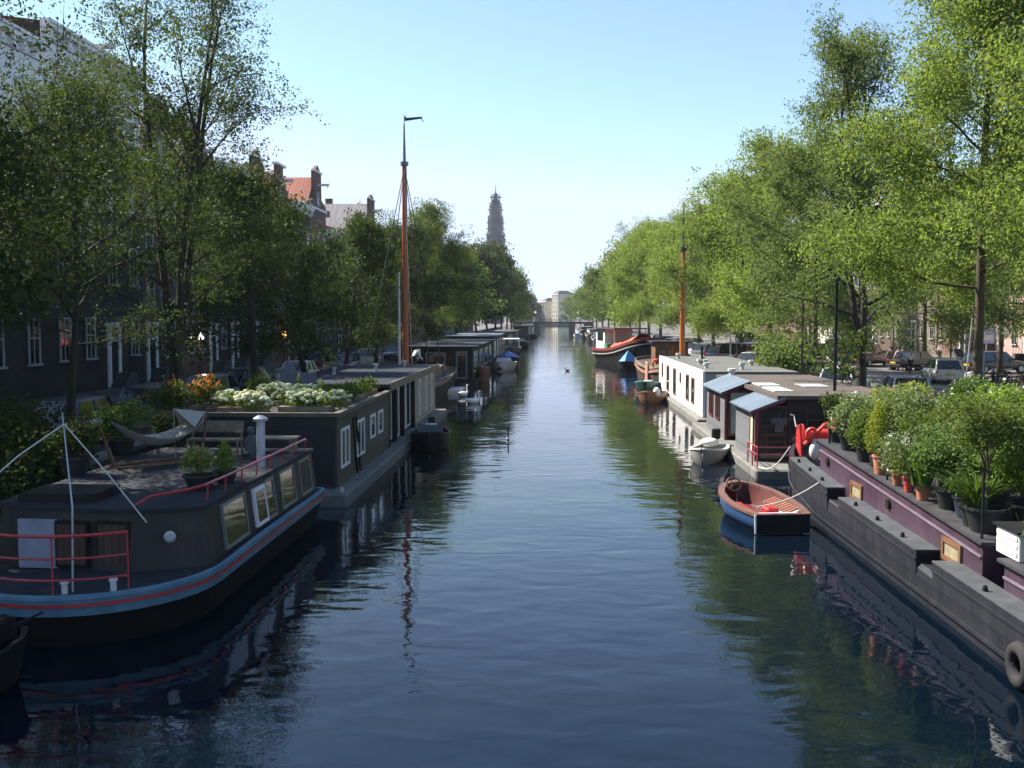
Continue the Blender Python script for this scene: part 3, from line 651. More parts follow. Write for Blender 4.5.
# ------------------------------------------------------------------ summer haze
hz = MB().box(-2700,-80,-2.5,2700,2650,100).build('haze', None); hz['kind'] = 'stuff'
hm_ = bpy.data.materials.new('haze_air'); hm_.use_nodes = True; hn = hm_.node_tree; hn.nodes.remove(hn.nodes['Principled BSDF'])
pv = hn.nodes.new('ShaderNodeVolumePrincipled'); pv.inputs['Color'].default_value = (.86,.91,1,1); pv.inputs['Density'].default_value = .00012; pv.inputs['Anisotropy'].default_value = .2
hn.links.new(pv.outputs[0], hn.nodes['Material Output'].inputs['Volume']); hz.data.materials.append(hm_)
# ------------------------------------------------------------------ scaffolded church tower, far bridge
t = thing('church_tower', 'tall church tower wrapped in scaffolding above the trees', 'tower', (-37.5,655,GZ))
SCAF = mat('scaffold_steel', (.17,.165,.19), .7, .15, .2); TST = mat('tower_stone', (.17,.15,.15), .9, .2, .2)
mb = MB(); mb.box(-4.9,-4.9,0,4.9,4.9,58)
mb.prism([(4.4*math.cos(PI/4*k+.39),4.4*math.sin(PI/4*k+.39)) for k in range(8)], 58, 69)
mb.prism([(3.3*math.cos(PI/4*k+.39),3.3*math.sin(PI/4*k+.39)) for k in range(8)], 69, 77)
mb.build('shaft', TST, t, world=False)
MB().lathe([(2.4,77.02),(2.6,78.5),(2.0,80.2),(1.3,81),(1.0,82.5),(1.5,83),(1.2,84.2),(.3,85),(.12,90)], n=12).build('crown', ROOFDARK, t, True, world=False)
lev = MB(); pol = MB()
for i in range(38):
    z = 6 + i*2.05; hw = 5.5 if z < 58 else (4.7 if z < 69 else (3.7 if z < 77 else 2.6))
    if z > 83: break
    e = hw+.35+.75*(i%2)
    lev.box(-e,-hw,z,e,-hw+1.1,z+.45).box(-e,hw-1.1,z,e,hw,z+.45).box(-hw,-hw+1.1,z,-hw+1.1,hw-1.1,z+.45).box(hw-1.1,-hw+1.1,z,hw,hw-1.1,z+.45)
    n = 10
    for k in range(n):
        a = -hw+2*hw*k/(n-1); pol.box(a-.09,-hw-.1,z-.3,a+.09,-hw+.08,z+2.2)
        for sx in (-1,1): pol.box(sx*hw-.09,a-.09,z-.3,sx*hw+.09,a+.09,z+2.2)
lev.build('scaffold_deck', SCAF, t, world=False); pol.build('scaffold_pole', SCAF, t, world=False)

br = thing('canal_bridge', 'low dark girder bridge with railings across the far end of the canal', 'bridge', (0,385,0))
MB().box(-15,-5,3.0,15,5,3.75).build('deck', mat('dark_bridge_steel',(.02,.023,.028),.6), br, world=False)
for x in (-6.2,7.2): MB().box(x-1.1,-4.5,-1,x+1.1,4.5,2.997).build('pier', QB, br, world=False)
for x in (-13.6,13.6): MB().box(x-1.8,-4.6,-1,x+1.8,4.6,2.997).build('abutment', QB, br, world=False)
for yy in (-4.9,4.8):
    r_ = MB(); r_.box(-15,yy,4.75,15,yy+.1,4.87).box(-15,yy,4.3,15,yy+.06,4.36)
    for k in range(31): r_.box(-15+k,yy+.01,3.752,-14.92+k,yy+.09,4.748)
    r_.build('railing', mat('bridge_railing',(.12,.13,.15),.6) if yy < 0 else bpy.data.materials['bridge_railing'], br, world=False)
GLOBE = mat('white_globe', (.85,.85,.83), .3)
for x,lab in ((-6.6,'lamp post with round white globe on the far bridge near the shaded trees'),(9.6,'lamp post with round white globe on the far bridge near the sunny trees')):
    lp = thing('bridge_lamp', lab, 'street lamp', (x,380.3,3.755), 0, 'globe lamps on the far bridge')
    MB().tube([(0,0,0),(0,0,3)], [.09,.06], 6).build('pole', BLACK, lp, world=False)
    MB().ell((0,0,3.4),(.5,.5,.5)).build('globe', GLOBE, lp, True, world=False)

# ------------------------------------------------------------------ boat helpers
def outline(cx, hw, y0, y1, b0, b1, n=9, p=2.0):
    """plan of a boat between y0 (near) and y1 (far): b0/b1 = length of the rounding at each end (0: square)"""
    R_, L_ = [], []
    def hwid(y):
        k = 1.
        if b0 and y < y0+b0: k = max(0,1-((y0+b0-y)/b0)**p)**(1/p)
        if b1 and y > y1-b1: k = min(k, max(0,1-((y-(y1-b1))/b1)**p)**(1/p))
        return hw*k
    ys = []
    ys += [y0+b0*(1-math.cos(PI/2*i/n)) for i in range(n)] if b0 else [y0]
    m = max(2,int((y1-b1-y0-b0)/2)); ys += [y0+b0+(y1-b1-y0-b0)*i/m for i in range(1 if not b0 else 0, m+1)]
    ys += [y1-b1*(1-math.sin(PI/2*i/n)) for i in range(1,n+1)] if b1 else []
    out = [(cx+hwid(y),y) for y in ys]; back = [(cx-hwid(y),y) for y in reversed(ys)]
    if hwid(ys[-1]) < 1e-4: back = back[1:]
    if hwid(ys[0]) < 1e-4: back = back[:-1]
    return out + back
def inset(poly, t):
    n = len(poly); cx = sum(p[0] for p in poly)/n; out = []
    ymin, ymax = min(p[1] for p in poly), max(p[1] for p in poly); cy = (ymin+ymax)/2
    xm = max(abs(p[0]-cx) for p in poly); ym = (ymax-ymin)/2
    return [(cx+(p[0]-cx)*(1-t/xm), cy+(p[1]-cy)*(1-t/ym)) for p in poly]
def small_boat(name, label, cat, loc, rz, L, W, h, hullm, rimm, inm, bow=1.0, sheer=.25, transom=.75, seats=2, group=None, rimw=.07):
    """open boat built along +y (bow), root on the water"""
    r = thing(name, label, cat, loc, rz, group)
    st = [0,.12,.3,.5,.68,.82,.92,.98,1]
    def hw(t): return W/2*(transom + (1-transom)*math.sin(PI/2*min(1,t/.42))) if t < .42 else W/2*max(0,1-((t-.42)/.58)**2.6)**.62
    def zt(t): return h + sheer*t**2.2
    secs, ins, rimo = [], [], []
    for t_ in st:
        y = L*(t_-.5); a = max(hw(t_),.02); z = zt(t_); k = .12*(t_**4)*L*.5
        y_ = y
        secs.append([(-a,y_,z),(-a*.97,y_-k*.3,z*.55),(-a*.8,y_-k*.7,.02),(-a*.4,y_-k,-.16),(0,y_-k,-.2),(a*.4,y_-k,-.16),(a*.8,y_-k*.7,.02),(a*.97,y_-k*.3,z*.55),(a,y_,z)])
        b = max(a-rimw-.02,.01); yi = min(y, L*.5-.16); yi = max(yi, -L*.5+.05)
        ins.append([(-b,yi,z-.02),(-b*.9,yi,z*.6),(-b*.75,yi,.14),(b*.75,yi,.14),(b*.9,yi,z*.6),(b,yi,z-.02)])
    hb = MB().loft(secs); n = 9; hb.f.append(tuple(range(n))); hb.build('hull', hullm, r, True, world=False)
    ib = MB().loft(ins); ib.f.append(tuple(range(6))); ib.build('inside', inm, r, True, world=False)
    rb = MB()
    for s in (-1,1):
        rows = []
        for t_ in st:
            y = L*(t_-.5); a = max(hw(t_),.02); z = zt(t_); b = max(a-rimw,.0)
            rows.append([(s*(a+.03),y+(.03 if t_==1 else 0),z-.03),(s*(a+.03),y+(.03 if t_==1 else 0),z+.035),(s*b,min(y,L*.5-rimw*1.5),z+.035),(s*b,min(y,L*.5-rimw*1.5),z-.03)])
        rb.loft(rows, closed=True, cap=True)
    rb.box(-hw(0),-L/2-.03,zt(0)-.05,hw(0),-L/2+.05,zt(0)+.03); rb.build('rim', rimm, r, world=False)
    if seats:
        sb = MB()
        for k in range(seats):
            t_ = .22+.5*k/max(1,seats-1) if seats > 1 else .4; a = hw(t_)-.04; y = L*(t_-.5); sb.box(-a,y-.14,h*.62,a,y+.14,h*.62+.04)
        sb.build('seat', rimm, r, world=False)
    return r
def outboard(parent, y, h, m, world=False):
    o = MB().obox((0,y-.18,h+.28),(.3,.42,.42),0,.12).build('outboard_motor', m, parent, bevel=.05, world=False)
    MB().box(-.05,y-.3,-.3,.05,y-.16,h+.1).build('shaft', BLACK, o, world=False)
    MB().tube([(0,y+.02,h+.32),(0,y+.5,h+.4)], .02, 5).build('tiller', BLACK, o, world=False)
def winpart(root, x, y0, y1, z0, z1, s, fm, pm=GLASS, fw=.06, bars=0, name='window'):
    """window on a side wall at x, s = outward direction along x; world coords"""
    f = MB(); a, b_ = sorted((x+s*.002, x+s*.045))
    f.box(a,y0,z0,b_,y0+fw,z1).box(a,y1-fw,z0,b_,y1,z1).box(a,y0+fw,z0,b_,y1-fw,z0+fw).box(a,y0+fw,z1-fw,b_,y1-fw,z1)
    for k in range(bars):
        yy = y0+(y1-y0)*(k+1)/(bars+1); f.box(a,yy-fw/2,z0+fw,b_,yy+fw/2,z1-fw)
    fo = f.build(name, fm, root); a, b_ = sorted((x+s*.001, x+s*.02))
    MB().box(a,y0+fw*.6,z0+fw*.6,b_,y1-fw*.6,z1-fw*.6).build('pane', pm, fo); return fo
def winfront(root, y, x0, x1, z0, z1, fm, pm=GLASS, fw=.06, bars=0, name='window', hb=None):
    f = MB()
    f.box(x0,y-.045,z0,x0+fw,y-.002,z1).box(x1-fw,y-.045,z0,x1,y-.002,z1).box(x0+fw,y-.045,z0,x1-fw,y-.002,z0+fw).box(x0+fw,y-.045,z1-fw,x1-fw,y-.002,z1)
    for k in range(bars):
        xx = x0+(x1-x0)*(k+1)/(bars+1); f.box(xx-fw/2,y-.045,z0+fw,xx+fw/2,y-.002,z1-fw)
    if hb: f.box(x0+fw,y-.04,hb,x1-fw,y-.004,hb+fw*.8)
    fo = f.build(name, fm, root)
    MB().box(x0+fw*.6,y-.02,z0+fw*.6,x1-fw*.6,y-.001,z1-fw*.6).build('pane', pm, fo); return fo

# ------------------------------------------------------------------ shaded side: the light blue banded houseboat
BLUEBAND = weather('light_blue_hull_paint', (.085,.18,.25), (.15,.29,.37), .5)
CABIN = weather('olive_grey_cabin_paint', (.02,.018,.014), (.042,.036,.027), .65)  # cabin colour lowered to carry the shade on this boat
DECKG = mat('grey_deck', (.026,.029,.034), .85, .35, 1.2, .2, 0, .25)  # deck grey lowered too, shade put into the colour
b1 = thing('houseboat', 'olive grey houseboat with light blue band and red roof rail', 'houseboat', (-8.05,20,0))
ol = outline(-8.05, 2.2, 15.0, 25.4, 2.3, .3)
MB().prism(inset(ol,.35), -.4, .72, inset(ol,.06)).build('hull', HULLBLACK, b1)
MB().prism(inset(ol,.05), .723, lambda x,y: 1.0, ol).build('blue_band', BLUEBAND, b1)
MB().wallband(inset(ol,-.035), .885, .93, .06).build('red_stripe', RED, b1)
MB().wallband(inset(ol,-.03), 1.0, 1.06, .12).build('gunwale', BLUEBAND, b1)
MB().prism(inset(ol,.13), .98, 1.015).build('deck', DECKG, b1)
cp = [(-6.08,17.2),(-6.02,25.1),(-10.0,25.1),(-10.0,17.4),(-9.2,17.0),(-7.2,16.75)]
ct = [(-6.2,17.3),(-6.14,25.0),(-9.95,25.0),(-9.95,17.5),(-9.2,17.1),(-7.2,16.85)]
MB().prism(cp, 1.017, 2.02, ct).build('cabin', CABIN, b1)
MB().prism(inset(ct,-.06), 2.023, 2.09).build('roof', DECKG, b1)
for (ya,yb) in ((18.1,19.5),(20.85,21.5),(22.0,23.2),(23.7,24.75)):
    f = MB(); xo = -6.06
    for (p,q) in (((ya,1.1),(ya+.06,1.95)),((yb-.06,1.1),(yb,1.95)),((ya+.06,1.1),(yb-.06,1.16)),((ya+.06,1.89),(yb-.06,1.95))):
        xw = lambda z: -6.045-.12*(z-1.02)
        f.add([(xw(p[1])-.03,p[0],p[1]),(xw(p[1])+.03,p[0],p[1]),(xw(p[1])+.03,q[0],p[1]),(xw(p[1])-.03,q[0],p[1]),(xw(q[1])-.03,p[0],q[1]),(xw(q[1])+.03,p[0],q[1]),(xw(q[1])+.03,q[0],q[1]),(xw(q[1])-.03,q[0],q[1])],[(0,3,2,1),(4,5,6,7),(0,1,5,4),(1,2,6,5),(2,3,7,6),(3,0,4,7)])
    fo = f.build('window', mat('grey_frame',(.16,.17,.16),.5) if ya < 19 else bpy.data.materials['grey_frame'], b1)
    MB().quad((xw(1.14)+.012,ya+.05,1.14),(xw(1.14)+.012,yb-.05,1.14),(xw(1.91)+.012,yb-.05,1.91),(xw(1.91)+.012,ya+.05,1.91)).build('pane', GLASS, fo)
f = MB().add([(xw(z)+d_,y_,z) for z in (1.12,1.9) for (d_,y_) in ((-.02,20.0),(.045,20.0),(.045,20.8),(-.02,20.8))],[(0,3,2,1),(4,5,6,7),(0,1,5,4),(1,2,6,5),(2,3,7,6),(3,0,4,7)]).build('window', WHITE, b1)
MB().quad((xw(1.2)+.05,20.1,1.2),(xw(1.2)+.05,20.7,1.2),(xw(1.82)+.05,20.7,1.82),(xw(1.82)+.05,20.1,1.82)).build('pane', GLASS, f)
pp = MB().lathe([(.02,0),(.105,0),(.105,.04),(.07,.045)], n=16, ax='y'); pp.v = [(-6.62+x*.92+y*.2, 16.86-y+x*.3, 1.62+z) for x,y,z in pp.v]; pp.build('porthole', STEEL, b1)
MB().obox((-9.0,16.95,1.46),(.72,.05,.86),-.06).build('door', mat('pale_door',(.24,.26,.3),.6), b1)
for xx in (-8.35,-7.62):
    f = MB().obox((xx,16.86,1.47),(.62,.06,.82),-.1).build('window', BLACK, b1)
    MB().obox((xx,16.82,1.47),(.52,.03,.7),-.1).build('curtain', boards('brown_slats',(.06,.032,.018),7,'x') if xx < -8 else bpy.data.materials['brown_slats'], f)
rl = MB()
def rimpt(a, z): return (-8.05+2.05*math.sin(a), 17.2-2.05*math.cos(a), z)
for z in (1.28,1.62,1.98): rl.tube([rimpt(-1.1+1.75*i/12,z) for i in range(13)], .018 if z < 1.9 else .028, 6)
for a in (-1.1,-.5,.1,.65): rl.tube([rimpt(a,1.05),rimpt(a,1.98)], .014, 5)
rl.build('bow_railing', RED, b1)
rl = MB(); pts = [(-7.3,16.95,2.12),(-7.0,17.0,2.3),(-6.5,17.25,2.36),(-6.3,17.7,2.38),(-6.25,19,2.38),(-6.2,22,2.38),(-6.18,24.6,2.38),(-6.2,24.85,2.3)]
rl.tube(pts, .028, 6)
for k in range(8): rl.tube([(-6.3+.012*k,17.8+k*.97,1.89),(-6.27+.011*k,17.8+k*.97,2.38)], .016, 5)
rl.build('roof_rail', RED, b1)
MB().lathe([(.095,1.89),(.095,3.1),(.16,3.12),(.17,3.17),(.06,3.24)], (-6.5,21.9,0), 14).build('chimney', GALV, b1, True)
MB().tube([(-7.62,15.35,1.05),(-7.66,15.5,2.4),(-7.98,15.9,3.85)], [.018,.015,.01], 6).build('mast', STEEL, b1)
for k,pts in enumerate(([(-7.93,15.85,3.68),(-8.35,15.2,3.25),(-8.55,14.8,2.95),(-8.75,14.4,2.75)],[(-7.93,15.85,3.68),(-7.3,16.0,2.85),(-6.75,16.2,2.0)])): MB().tube(pts, .011, 5).build('rope', ROPE, b1)
for (x,yy) in ((-7.75,15.35),(-7.05,15.55)): MB().lathe([(.05,1.02),(.05,1.18),(.075,1.19),(.06,1.24)], (x,yy,0), 10).build('bollard', OFFWHITE, b1)
MB().box(-9.6,17.4,2.092,-8.2,18.5,2.25).build('hatch', BLACK, b1)
b1.location.z = -.2; ORG[b1.name] = Vector(b1.location)
# things on its roof
tr_ = RAND = random.Random(5)
hm = thing('hammock', 'cream net hammock slung on a curved wooden stand', 'hammock', (-8.95,22.3,1.89), .85); hm.scale = (.72,.72,.85)
H2 = MB()
for s in (-.5,.5): H2.tube([(-1.5,s*.5,.03),(-.5,s*.9,.02),(.5,s*.9,.02),(1.4,s*.5,.03)], .04, 6)
H2.tube([(-1.45,0,.05),(-1.7,0,.55),(-1.95,0,1.25)], [.06,.05,.035], 6); H2.tube([(1.35,0,.05),(1.55,0,.6),(1.65,0,1.3)], [.06,.05,.035], 6)
H2.build('stand', WOOD, hm, world=False)
NET = mat('cream_netting', (.33,.32,.28), .95, .1, 40)
secs = []
for i in range(13):
    u = -1+2*i/12; wd_ = .08 + .62*(1-u*u)**.6; z = .72 + .5*u*u; secs.append([(u*1.55, wd_*v, z - .22*(1-v*v)*(1-u*u) + .05*math.sin(v*9)*0) for v in (-1,-.6,-.2,.2,.6,1)])
ne = MB(); 
for a in range(len(secs)-1):
    for bq in range(5): ne.tube([secs[a][bq],secs[a+1][bq+1]], .012, 3, False); ne.tube([secs[a][bq+1],secs[a+1][bq]], .012, 3, False)
ne.loft(secs)
ne.build('net', NET, hm, world=False)
sh = MB(); sh.add([(.95,-.5,.95),(.95,.5,.95),(1.6,0,1.3),(.5,0,1.45)],[(0,1,2),(0,2,3),(1,3,2)]).tube([(.5,0,1.45),(.75,.45,.0)],.015,4); sh.build('mosquito_cover', NET, hm, world=False)
bn = thing('garden_bench', 'weathered wooden bench on the houseboat roof behind the hammock', 'bench', (-8.15,23.7,1.89), 0); bn.scale = (.75,.8,.9)
for z in (.42,): MB().box(-.85,-.25,.4,.85,.25,.45).build('seat', OLDWOOD, bn, world=False)
MB().box(-.85,.2,.6,.85,.25,.9).build('backrest', OLDWOOD, bn, world=False)
for x in (-.8,.8):
    for yy in (-.22,.2): MB().box(x-.03,yy-.03,0,x+.03,yy+.03,.398 if yy < 0 else .9).build('leg', OLDWOOD, bn, world=False)
    MB().box(x-.04,-.25,.62,x+.04,.19,.66).build('armrest', OLDWOOD, bn, world=False)
tb_ = thing('low_table', 'low pale wooden table on the houseboat roof beside the bench', 'table', (-6.9,24.3,1.89), 0)
MB().box(-.6,-.3,.34,.6,.3,.38).build('tabletop', OLDWOOD, tb_, world=False)
for x in (-.5,.5): MB().box(x-.04,-.25,0,x+.04,.25,.337).build('leg', OLDWOOD, tb_, world=False)
gs = thing('garden_statue', 'small seated grey figure ornament at the foot of the low table', 'statue', (-7.15,23.3,1.89), .4)
MB().lathe([(.22,0),(.24,.1),(.15,.2),(.17,.35),(.12,.5),(.05,.56)], n=12).ell((0,0,.64),(.09,.09,.1)).ell((.12,-.15,.14),(.08,.2,.07)).ell((-.12,-.15,.14),(.08,.2,.07)).build('figure', mat('dark_stone_figure',(.07,.075,.08),.8),  gs, True, world=False)

# black dinghy with outboard at the houseboat's bow
dg = small_boat('dinghy', 'black tarpaulin covered dinghy in the deep shade below the blue banded bow', 'dinghy', (-8.5,12.5,0), -.5, 3.4, 1.5, .45, HULLBLACK, HULLBLACK, HULLBLACK, seats=0)
TARPG = mat('dark_grey_tarpaulin', (.005,.006,.008), .6, .3, 2, .4)
MB().prism([(-.62,-1.2),(.62,-1.2),(.6,.3),(.25,1.15),(-.25,1.15),(-.6,.3)], .47, .62, [(-.35,-1.1),(.35,-1.1),(.3,.3),(.1,1.0),(-.1,1.0),(-.3,.3)]).build('cover', TARPG, dg, True, world=False)
outboard(dg, 1.5, .45, HULLBLACK)

# ------------------------------------------------------------------ shaded side: clapboard houseboat with roof garden
CLAP = boards('olive_clapboard', (.06,.055,.037), 6.5, 'z', .15, .75, .85, .5)
CLAPB = boards('beige_shutter_boards', (.36,.31,.23), 7, 'z', .1, .75, .8, .5)
b2 = thing('houseboat', 'long clapboard houseboat with a roof garden and beige shutters', 'houseboat', (-8.4,38,0))
MB().box(-10.9,27,-.5,-5.65,53,.36).build('float', CONC, b2, bevel=.04)
MB().box(-10.7,28,.363,-6.12,37,2.4).build('cabin', CLAP, b2)
MB().box(-10.65,27.9,.366,-6.2,27.997,2.38).build('end_wall', boards('dark_end_boards',(.02,.021,.023),6,'z'), b2)
p_ = MB(); p_.box(-10.75,27.85,2.403,-6.02,28.05,2.52).box(-6.22,28.053,2.403,-6.02,37,2.52).box(-10.75,28.053,2.403,-10.55,37,2.52).box(-10.547,28.053,2.403,-6.223,37,2.44); p_.build('roof_edge', mat('dark_weathered_wood',(.105,.09,.065),.8,.3,4,.2), b2)
for (ya,yb,za,zb,n_) in ((28.45,29.6,.85,2.0,1),(30.8,32.0,.85,2.0,1),(33.1,34.0,1.15,1.95,0),(34.6,35.5,1.15,1.95,0)): winpart(b2, -6.12, ya, yb, za, zb, 1, WHITE, GLASS, .08, n_)
MB().box(-10.7,37.003,.363,-6.3,52.4,2.6).build('rear_cabin', BLACK, b2)
MB().box(-10.9,36.8,2.603,-6.05,52.7,2.74).build('flat_roof', ROOFDARK, b2)
MB().box(-6.05,36.8,2.5,-6.0,52.7,2.8).build('fascia', OLDWOOD, b2)
for (ya,yb) in ((37.3,38.5),(40.9,42.2),(42.4,43.6)): winpart(b2, -6.3, ya, yb, .5, 2.5, 1, mat('white_glazing',(.6,.6,.58),.5) if ya < 38 else bpy.data.materials['white_glazing'], GLASS, .09)
d_ = winpart(b2, -6.3, 39, 40.4, .4, 2.45, 1, WHITE, GLASS, .12, 1, 'door')
MB().box(-6.298,44,.4,-6.2,52.3,2.5).build('shutter_wall', CLAPB, b2)
for yy in (45.6,48.0,50.2): winpart(b2, -6.2, yy, yy+.7, .7, 2.4, 1, OFFWHITE, CURTAIN, .12)
for yy in (37.0,38.7,40.65,43.8): MB().box(-6.3,yy,.364,-6.1,yy+.14,2.6).build('post', BLACK, b2)
for k,(x,yy) in enumerate(((-5.95,30.4),(-5.95,29.9))): MB().tube([(x-.15,yy+.9,.37),(x-.1,yy,2.2)], .03, 5).build('plank', BLACK, b2)
for (x,yy) in ((-8.2,46),(-7.4,49.5),(-9.5,43)): MB().lathe([(.08,2.74),(.08,3.0),(.13,3.01),(.13,3.08)], (x,yy,0), 10).build('vent', GALV, b2)
MB().lathe([(.03,.36),(.06,.4),(.06,.5)], (-5.85,27.3,0), 8).build('bollard', OFFWHITE, b2)
rb_ = small_boat('motor_dinghy', 'small black speedboat with windscreen beside the clapboard houseboat', 'dinghy', (-4.95,40.2,0), PI+.1, 3.8, 1.6, .5, BLACK, BLACK, TARPG, seats=1)
MB().obox((0,.35,.75),(1.0,.04,.35),0,.5).build('windscreen', GLASS, rb_, world=False)
MB().obox((0,-.5,.62),(.5,.4,.5)).build('seat_back', OFFWHITE, rb_, bevel=.05, world=False); outboard(rb_, -1.9, .5, BLACK)

# ------------------------------------------------------------------ shaded side: sailing barge with the tall mast
MASTW = mat('red_brown_spar', (.36,.095,.035), .4, .25, 2, 0, stretch=(3,3,.3))
def mast(root, x, y, z0, zt, r, m, topm, frac=.8):
    zm = z0+(zt-z0)*frac
    o = MB().lathe([(r,z0),(r*1.02,z0+(zm-z0)*.3),(r*.72,zm)], (x,y,0), 12).build('mast', m, root, True)
    MB().lathe([(r*1.25,zm-.12),(r*1.3,zm+.1),(r*.7,zm+.12)], (x,y,0), 12).build('mast_band', topm, o, True)
    MB().lathe([(r*.5,zm+.125),(r*.22,zt)], (x,y,0), 10).build('topmast', topm, o, True); return o
s1 = thing('sailing_barge', 'old sailing barge with a tall red brown mast and pennant', 'sailing barge', (-9.2,63,0))
ol = outline(-9.2, 2.2, 54.5, 75, 2.6, 2.4)
MB().prism(inset(ol,.25), -.4, lambda x,y: .95+.0016*(y-65)**2*3, ol).build('hull', BLACK, s1)
MB().wallband(ol, lambda x,y: .95+.0048*(y-65)**2+.003, lambda x,y: 1.18+.0048*(y-65)**2, .12).build('bulwark', OLDWOOD, s1)
MB().prism(outline(-9.2,1.5,62.5,71,.4,.4), 1.0, 1.9).build('cabin_top', OLDWOOD, s1)
mo = mast(s1, -9.1, 61.5, 1.0, 17.0, .195, MASTW, mat('grey_topmast',(.16,.17,.2),.5), .85)
MB().add([(-9.1,61.5,17.35),(-8.95,61.5,17.55),(-9.0,61.5,17.3),(-8.0,61.5,17.42),(-8.0,61.5,17.3),(-9.1,61.5,17.15),(-9.15,61.5,17.5)]+[(-9.1,61.53,17.35)],[(0,1,2),(2,3,4,5)]).tube([(-9.1,61.5,17.0),(-9.1,61.5,17.55)],.02,4).tube([(-9.1,61.5,17.3),(-8.1,61.5,17.38),(-7.9,61.5,17.1)],[.05,.04,.02],4).build('pennant', ROOFDARK, s1)
st_ = MB()
for (x,yy,z) in ((-11.2,58,1.3),(-7.1,58,1.3),(-11.2,64,1.3),(-7.1,65,1.3)): st_.tube([(-9.1,61.5,14.4),(x,yy,z)], .026, 4)
st_.build('shroud', BLACK, s1)
MB().tube([(-9.1,61.4,14.4),(-7.6,54.0,1.6)], .028, 5).build('forestay', BLACK, s1)
MB().tube([(-9.42,61.0,1.1),(-9.42,61.1,8.0)], [.09,.06], 6).build('boom', OFFWHITE, s1)
MB().prism([(-6.98,56.3),(-6.9,56.3),(-6.9,57.9),(-6.98,57.9)], .1, 2.3).build('leeboard', WOOD, s1, bevel=.03)
MB().tube([(-7.9,54.6,1.6),(-7.6,54.0,2.6)], .06, 6).build('stem_post', WOOD, s1)
for k in range(3): MB().ell((-7.2+.1*k,55.2+.5*k,.75),(.17,.17,.3)).build('fender', OFFWHITE, s1, True)
pf = MB().box(-7.6,67.6,-.1,-6.2,70.5,.34).build('pontoon', OFFWHITE, None, bevel=.05); tag(pf, 'small white floating pontoon just beyond the sailing barge', 'pontoon')

# ------------------------------------------------------------------ shaded side: dark flat roofed houseboats and boats beyond
def flatboat(label, x0, x1, y0, y1, zr, wallm, roofm, floatm=CONC, wins=4, side=1, oh=.4, fm=OFFWHITE, near=True):
    r = thing('houseboat', label, 'houseboat', ((x0+x1)/2,(y0+y1)/2,0))
    MB().box(x0-.3,y0-.6,-.4,x1+.3,y1+.6,.34).build('float', floatm, r)
    MB().box(x0,y0,.343,x1,y1,zr-.15).build('cabin', wallm, r)
    MB().box(x0-oh,y0-oh,zr-.147,x1+oh,y1+oh,zr).build('roof', roofm, r)
    xx = x1 if side > 0 else x0
    for k in range(wins):
        a = y0+(k+.2)*(y1-y0)/wins; winpart(r, xx, a, a+(y1-y0)/wins*.6, .9, zr-.45, side, fm, GLASS, .1)
    if near:
        winfront(r, y0, x1-1.3 if side > 0 else x0+.4, x1-.4 if side > 0 else x0+1.3, .45, zr-.4, mat('bluegrey_frame',(.18,.22,.26),.5) if 'bluegrey_frame' not in bpy.data.materials else bpy.data.materials['bluegrey_frame'], GLASS, .12, 0, 'door')
        winfront(r, y0, (x0+x1)/2-1.2, (x0+x1)/2+.4, 1.0, zr-.5, bpy.data.materials['bluegrey_frame'], GLASS, .1)
    return r
flatboat('dark houseboat with a wide slate blue flat roof near the swans', -11.3, -6.3, 78, 103, 3.0, BLACK, ROOFDARK, BLACK)
lf = thing('mooring_barrel', 'rust brown float standing at the dark houseboat corner', 'barrel', (-5.7,81.5,0)); MB().lathe([(.5,-.2),(.55,.3),(.55,1.1),(.45,1.25)], n=14).build('drum', WOOD, lf, True, world=False); MB().ring((0,0,.6),.56,.03,16,5).build('hoop', BLACK, lf, world=False)
flatboat('second dark houseboat with a higher blue grey roof', -11.2, -6.4, 107, 130, 3.3, mat('bluegrey_boards',(.07,.085,.1),.7), mat('slate_blue_roof',(.11,.14,.18),.7), BLACK, near=False)
def motorboat(label, loc, rz, L, W, hullm, cover=None, canopy=None, name='motor_boat', group=None):
    r = small_boat(name, label, 'motor boat', loc, rz, L, W, .75, hullm, OFFWHITE if hullm != BLACK else BLACK, TARPG, seats=1, group=group)
    if cover:
        a = W/2
        MB().loft([[(-a*k,y,.78),(-a*k*.5,y,.78+h_*.6),(0,y,.78+h_),(a*k*.5,y,.78+h_*.6),(a*k,y,.78)] for (y,k,h_) in ((-L*.49,.8,.1),(-L*.25,1,.55),(0,1,.75),(L*.25,.85,.6),(L*.46,.25,.1))], cap=True).build('cover', cover, r, True, world=False)
    if canopy:
        MB().box(-W*.42,-L*.35,2.0,W*.42,L*.15,2.1).build('canopy', canopy, r, bevel=.03, world=False)
        for x in (-W*.38,W*.38):
            for y_ in (-L*.33,L*.12): MB().tube([(x,y_,.7),(x,y_,2.0)], .035, 5).build('post', OFFWHITE, r, world=False)
        MB().obox((0,L*.2,1.1),(W*.75,.05,.6),0,.5).build('windscreen', GLASS, r, world=False)
    return r
wb = motorboat('white motor boat with low cabin moored beyond the swans', (-4.9,99,0), PI-.1, 6, 2.3, WHITE)
MB().prism([(-.8,-.6),(.8,-.6),(.6,1.7),(-.6,1.7)], .75, 1.25, [(-.65,-.4),(.65,-.4),(.45,1.2),(-.45,1.2)]).build('cabin', OFFWHITE, wb, world=False)
motorboat('motor boat under a bright blue cover moored past the white one', (-4.9,111,0), PI, 6.5, 2.4, BLACK, CANVASB)
motorboat('tour boat with a white canopy moored below the big dark trees', (-6.3,150,0), PI, 11, 3, OLDWOOD, None, WHITE)
motorboat('dark motor boat with grey cover well before the bridge', (-5.6,180,0), PI, 7, 2.6, BLACK, TARPG)
motorboat('dark boat with blue cover close to the far bridge', (-5.4,262,0), PI, 9, 3, BLACK, mat('navy_cover',(.03,.05,.12),.7))
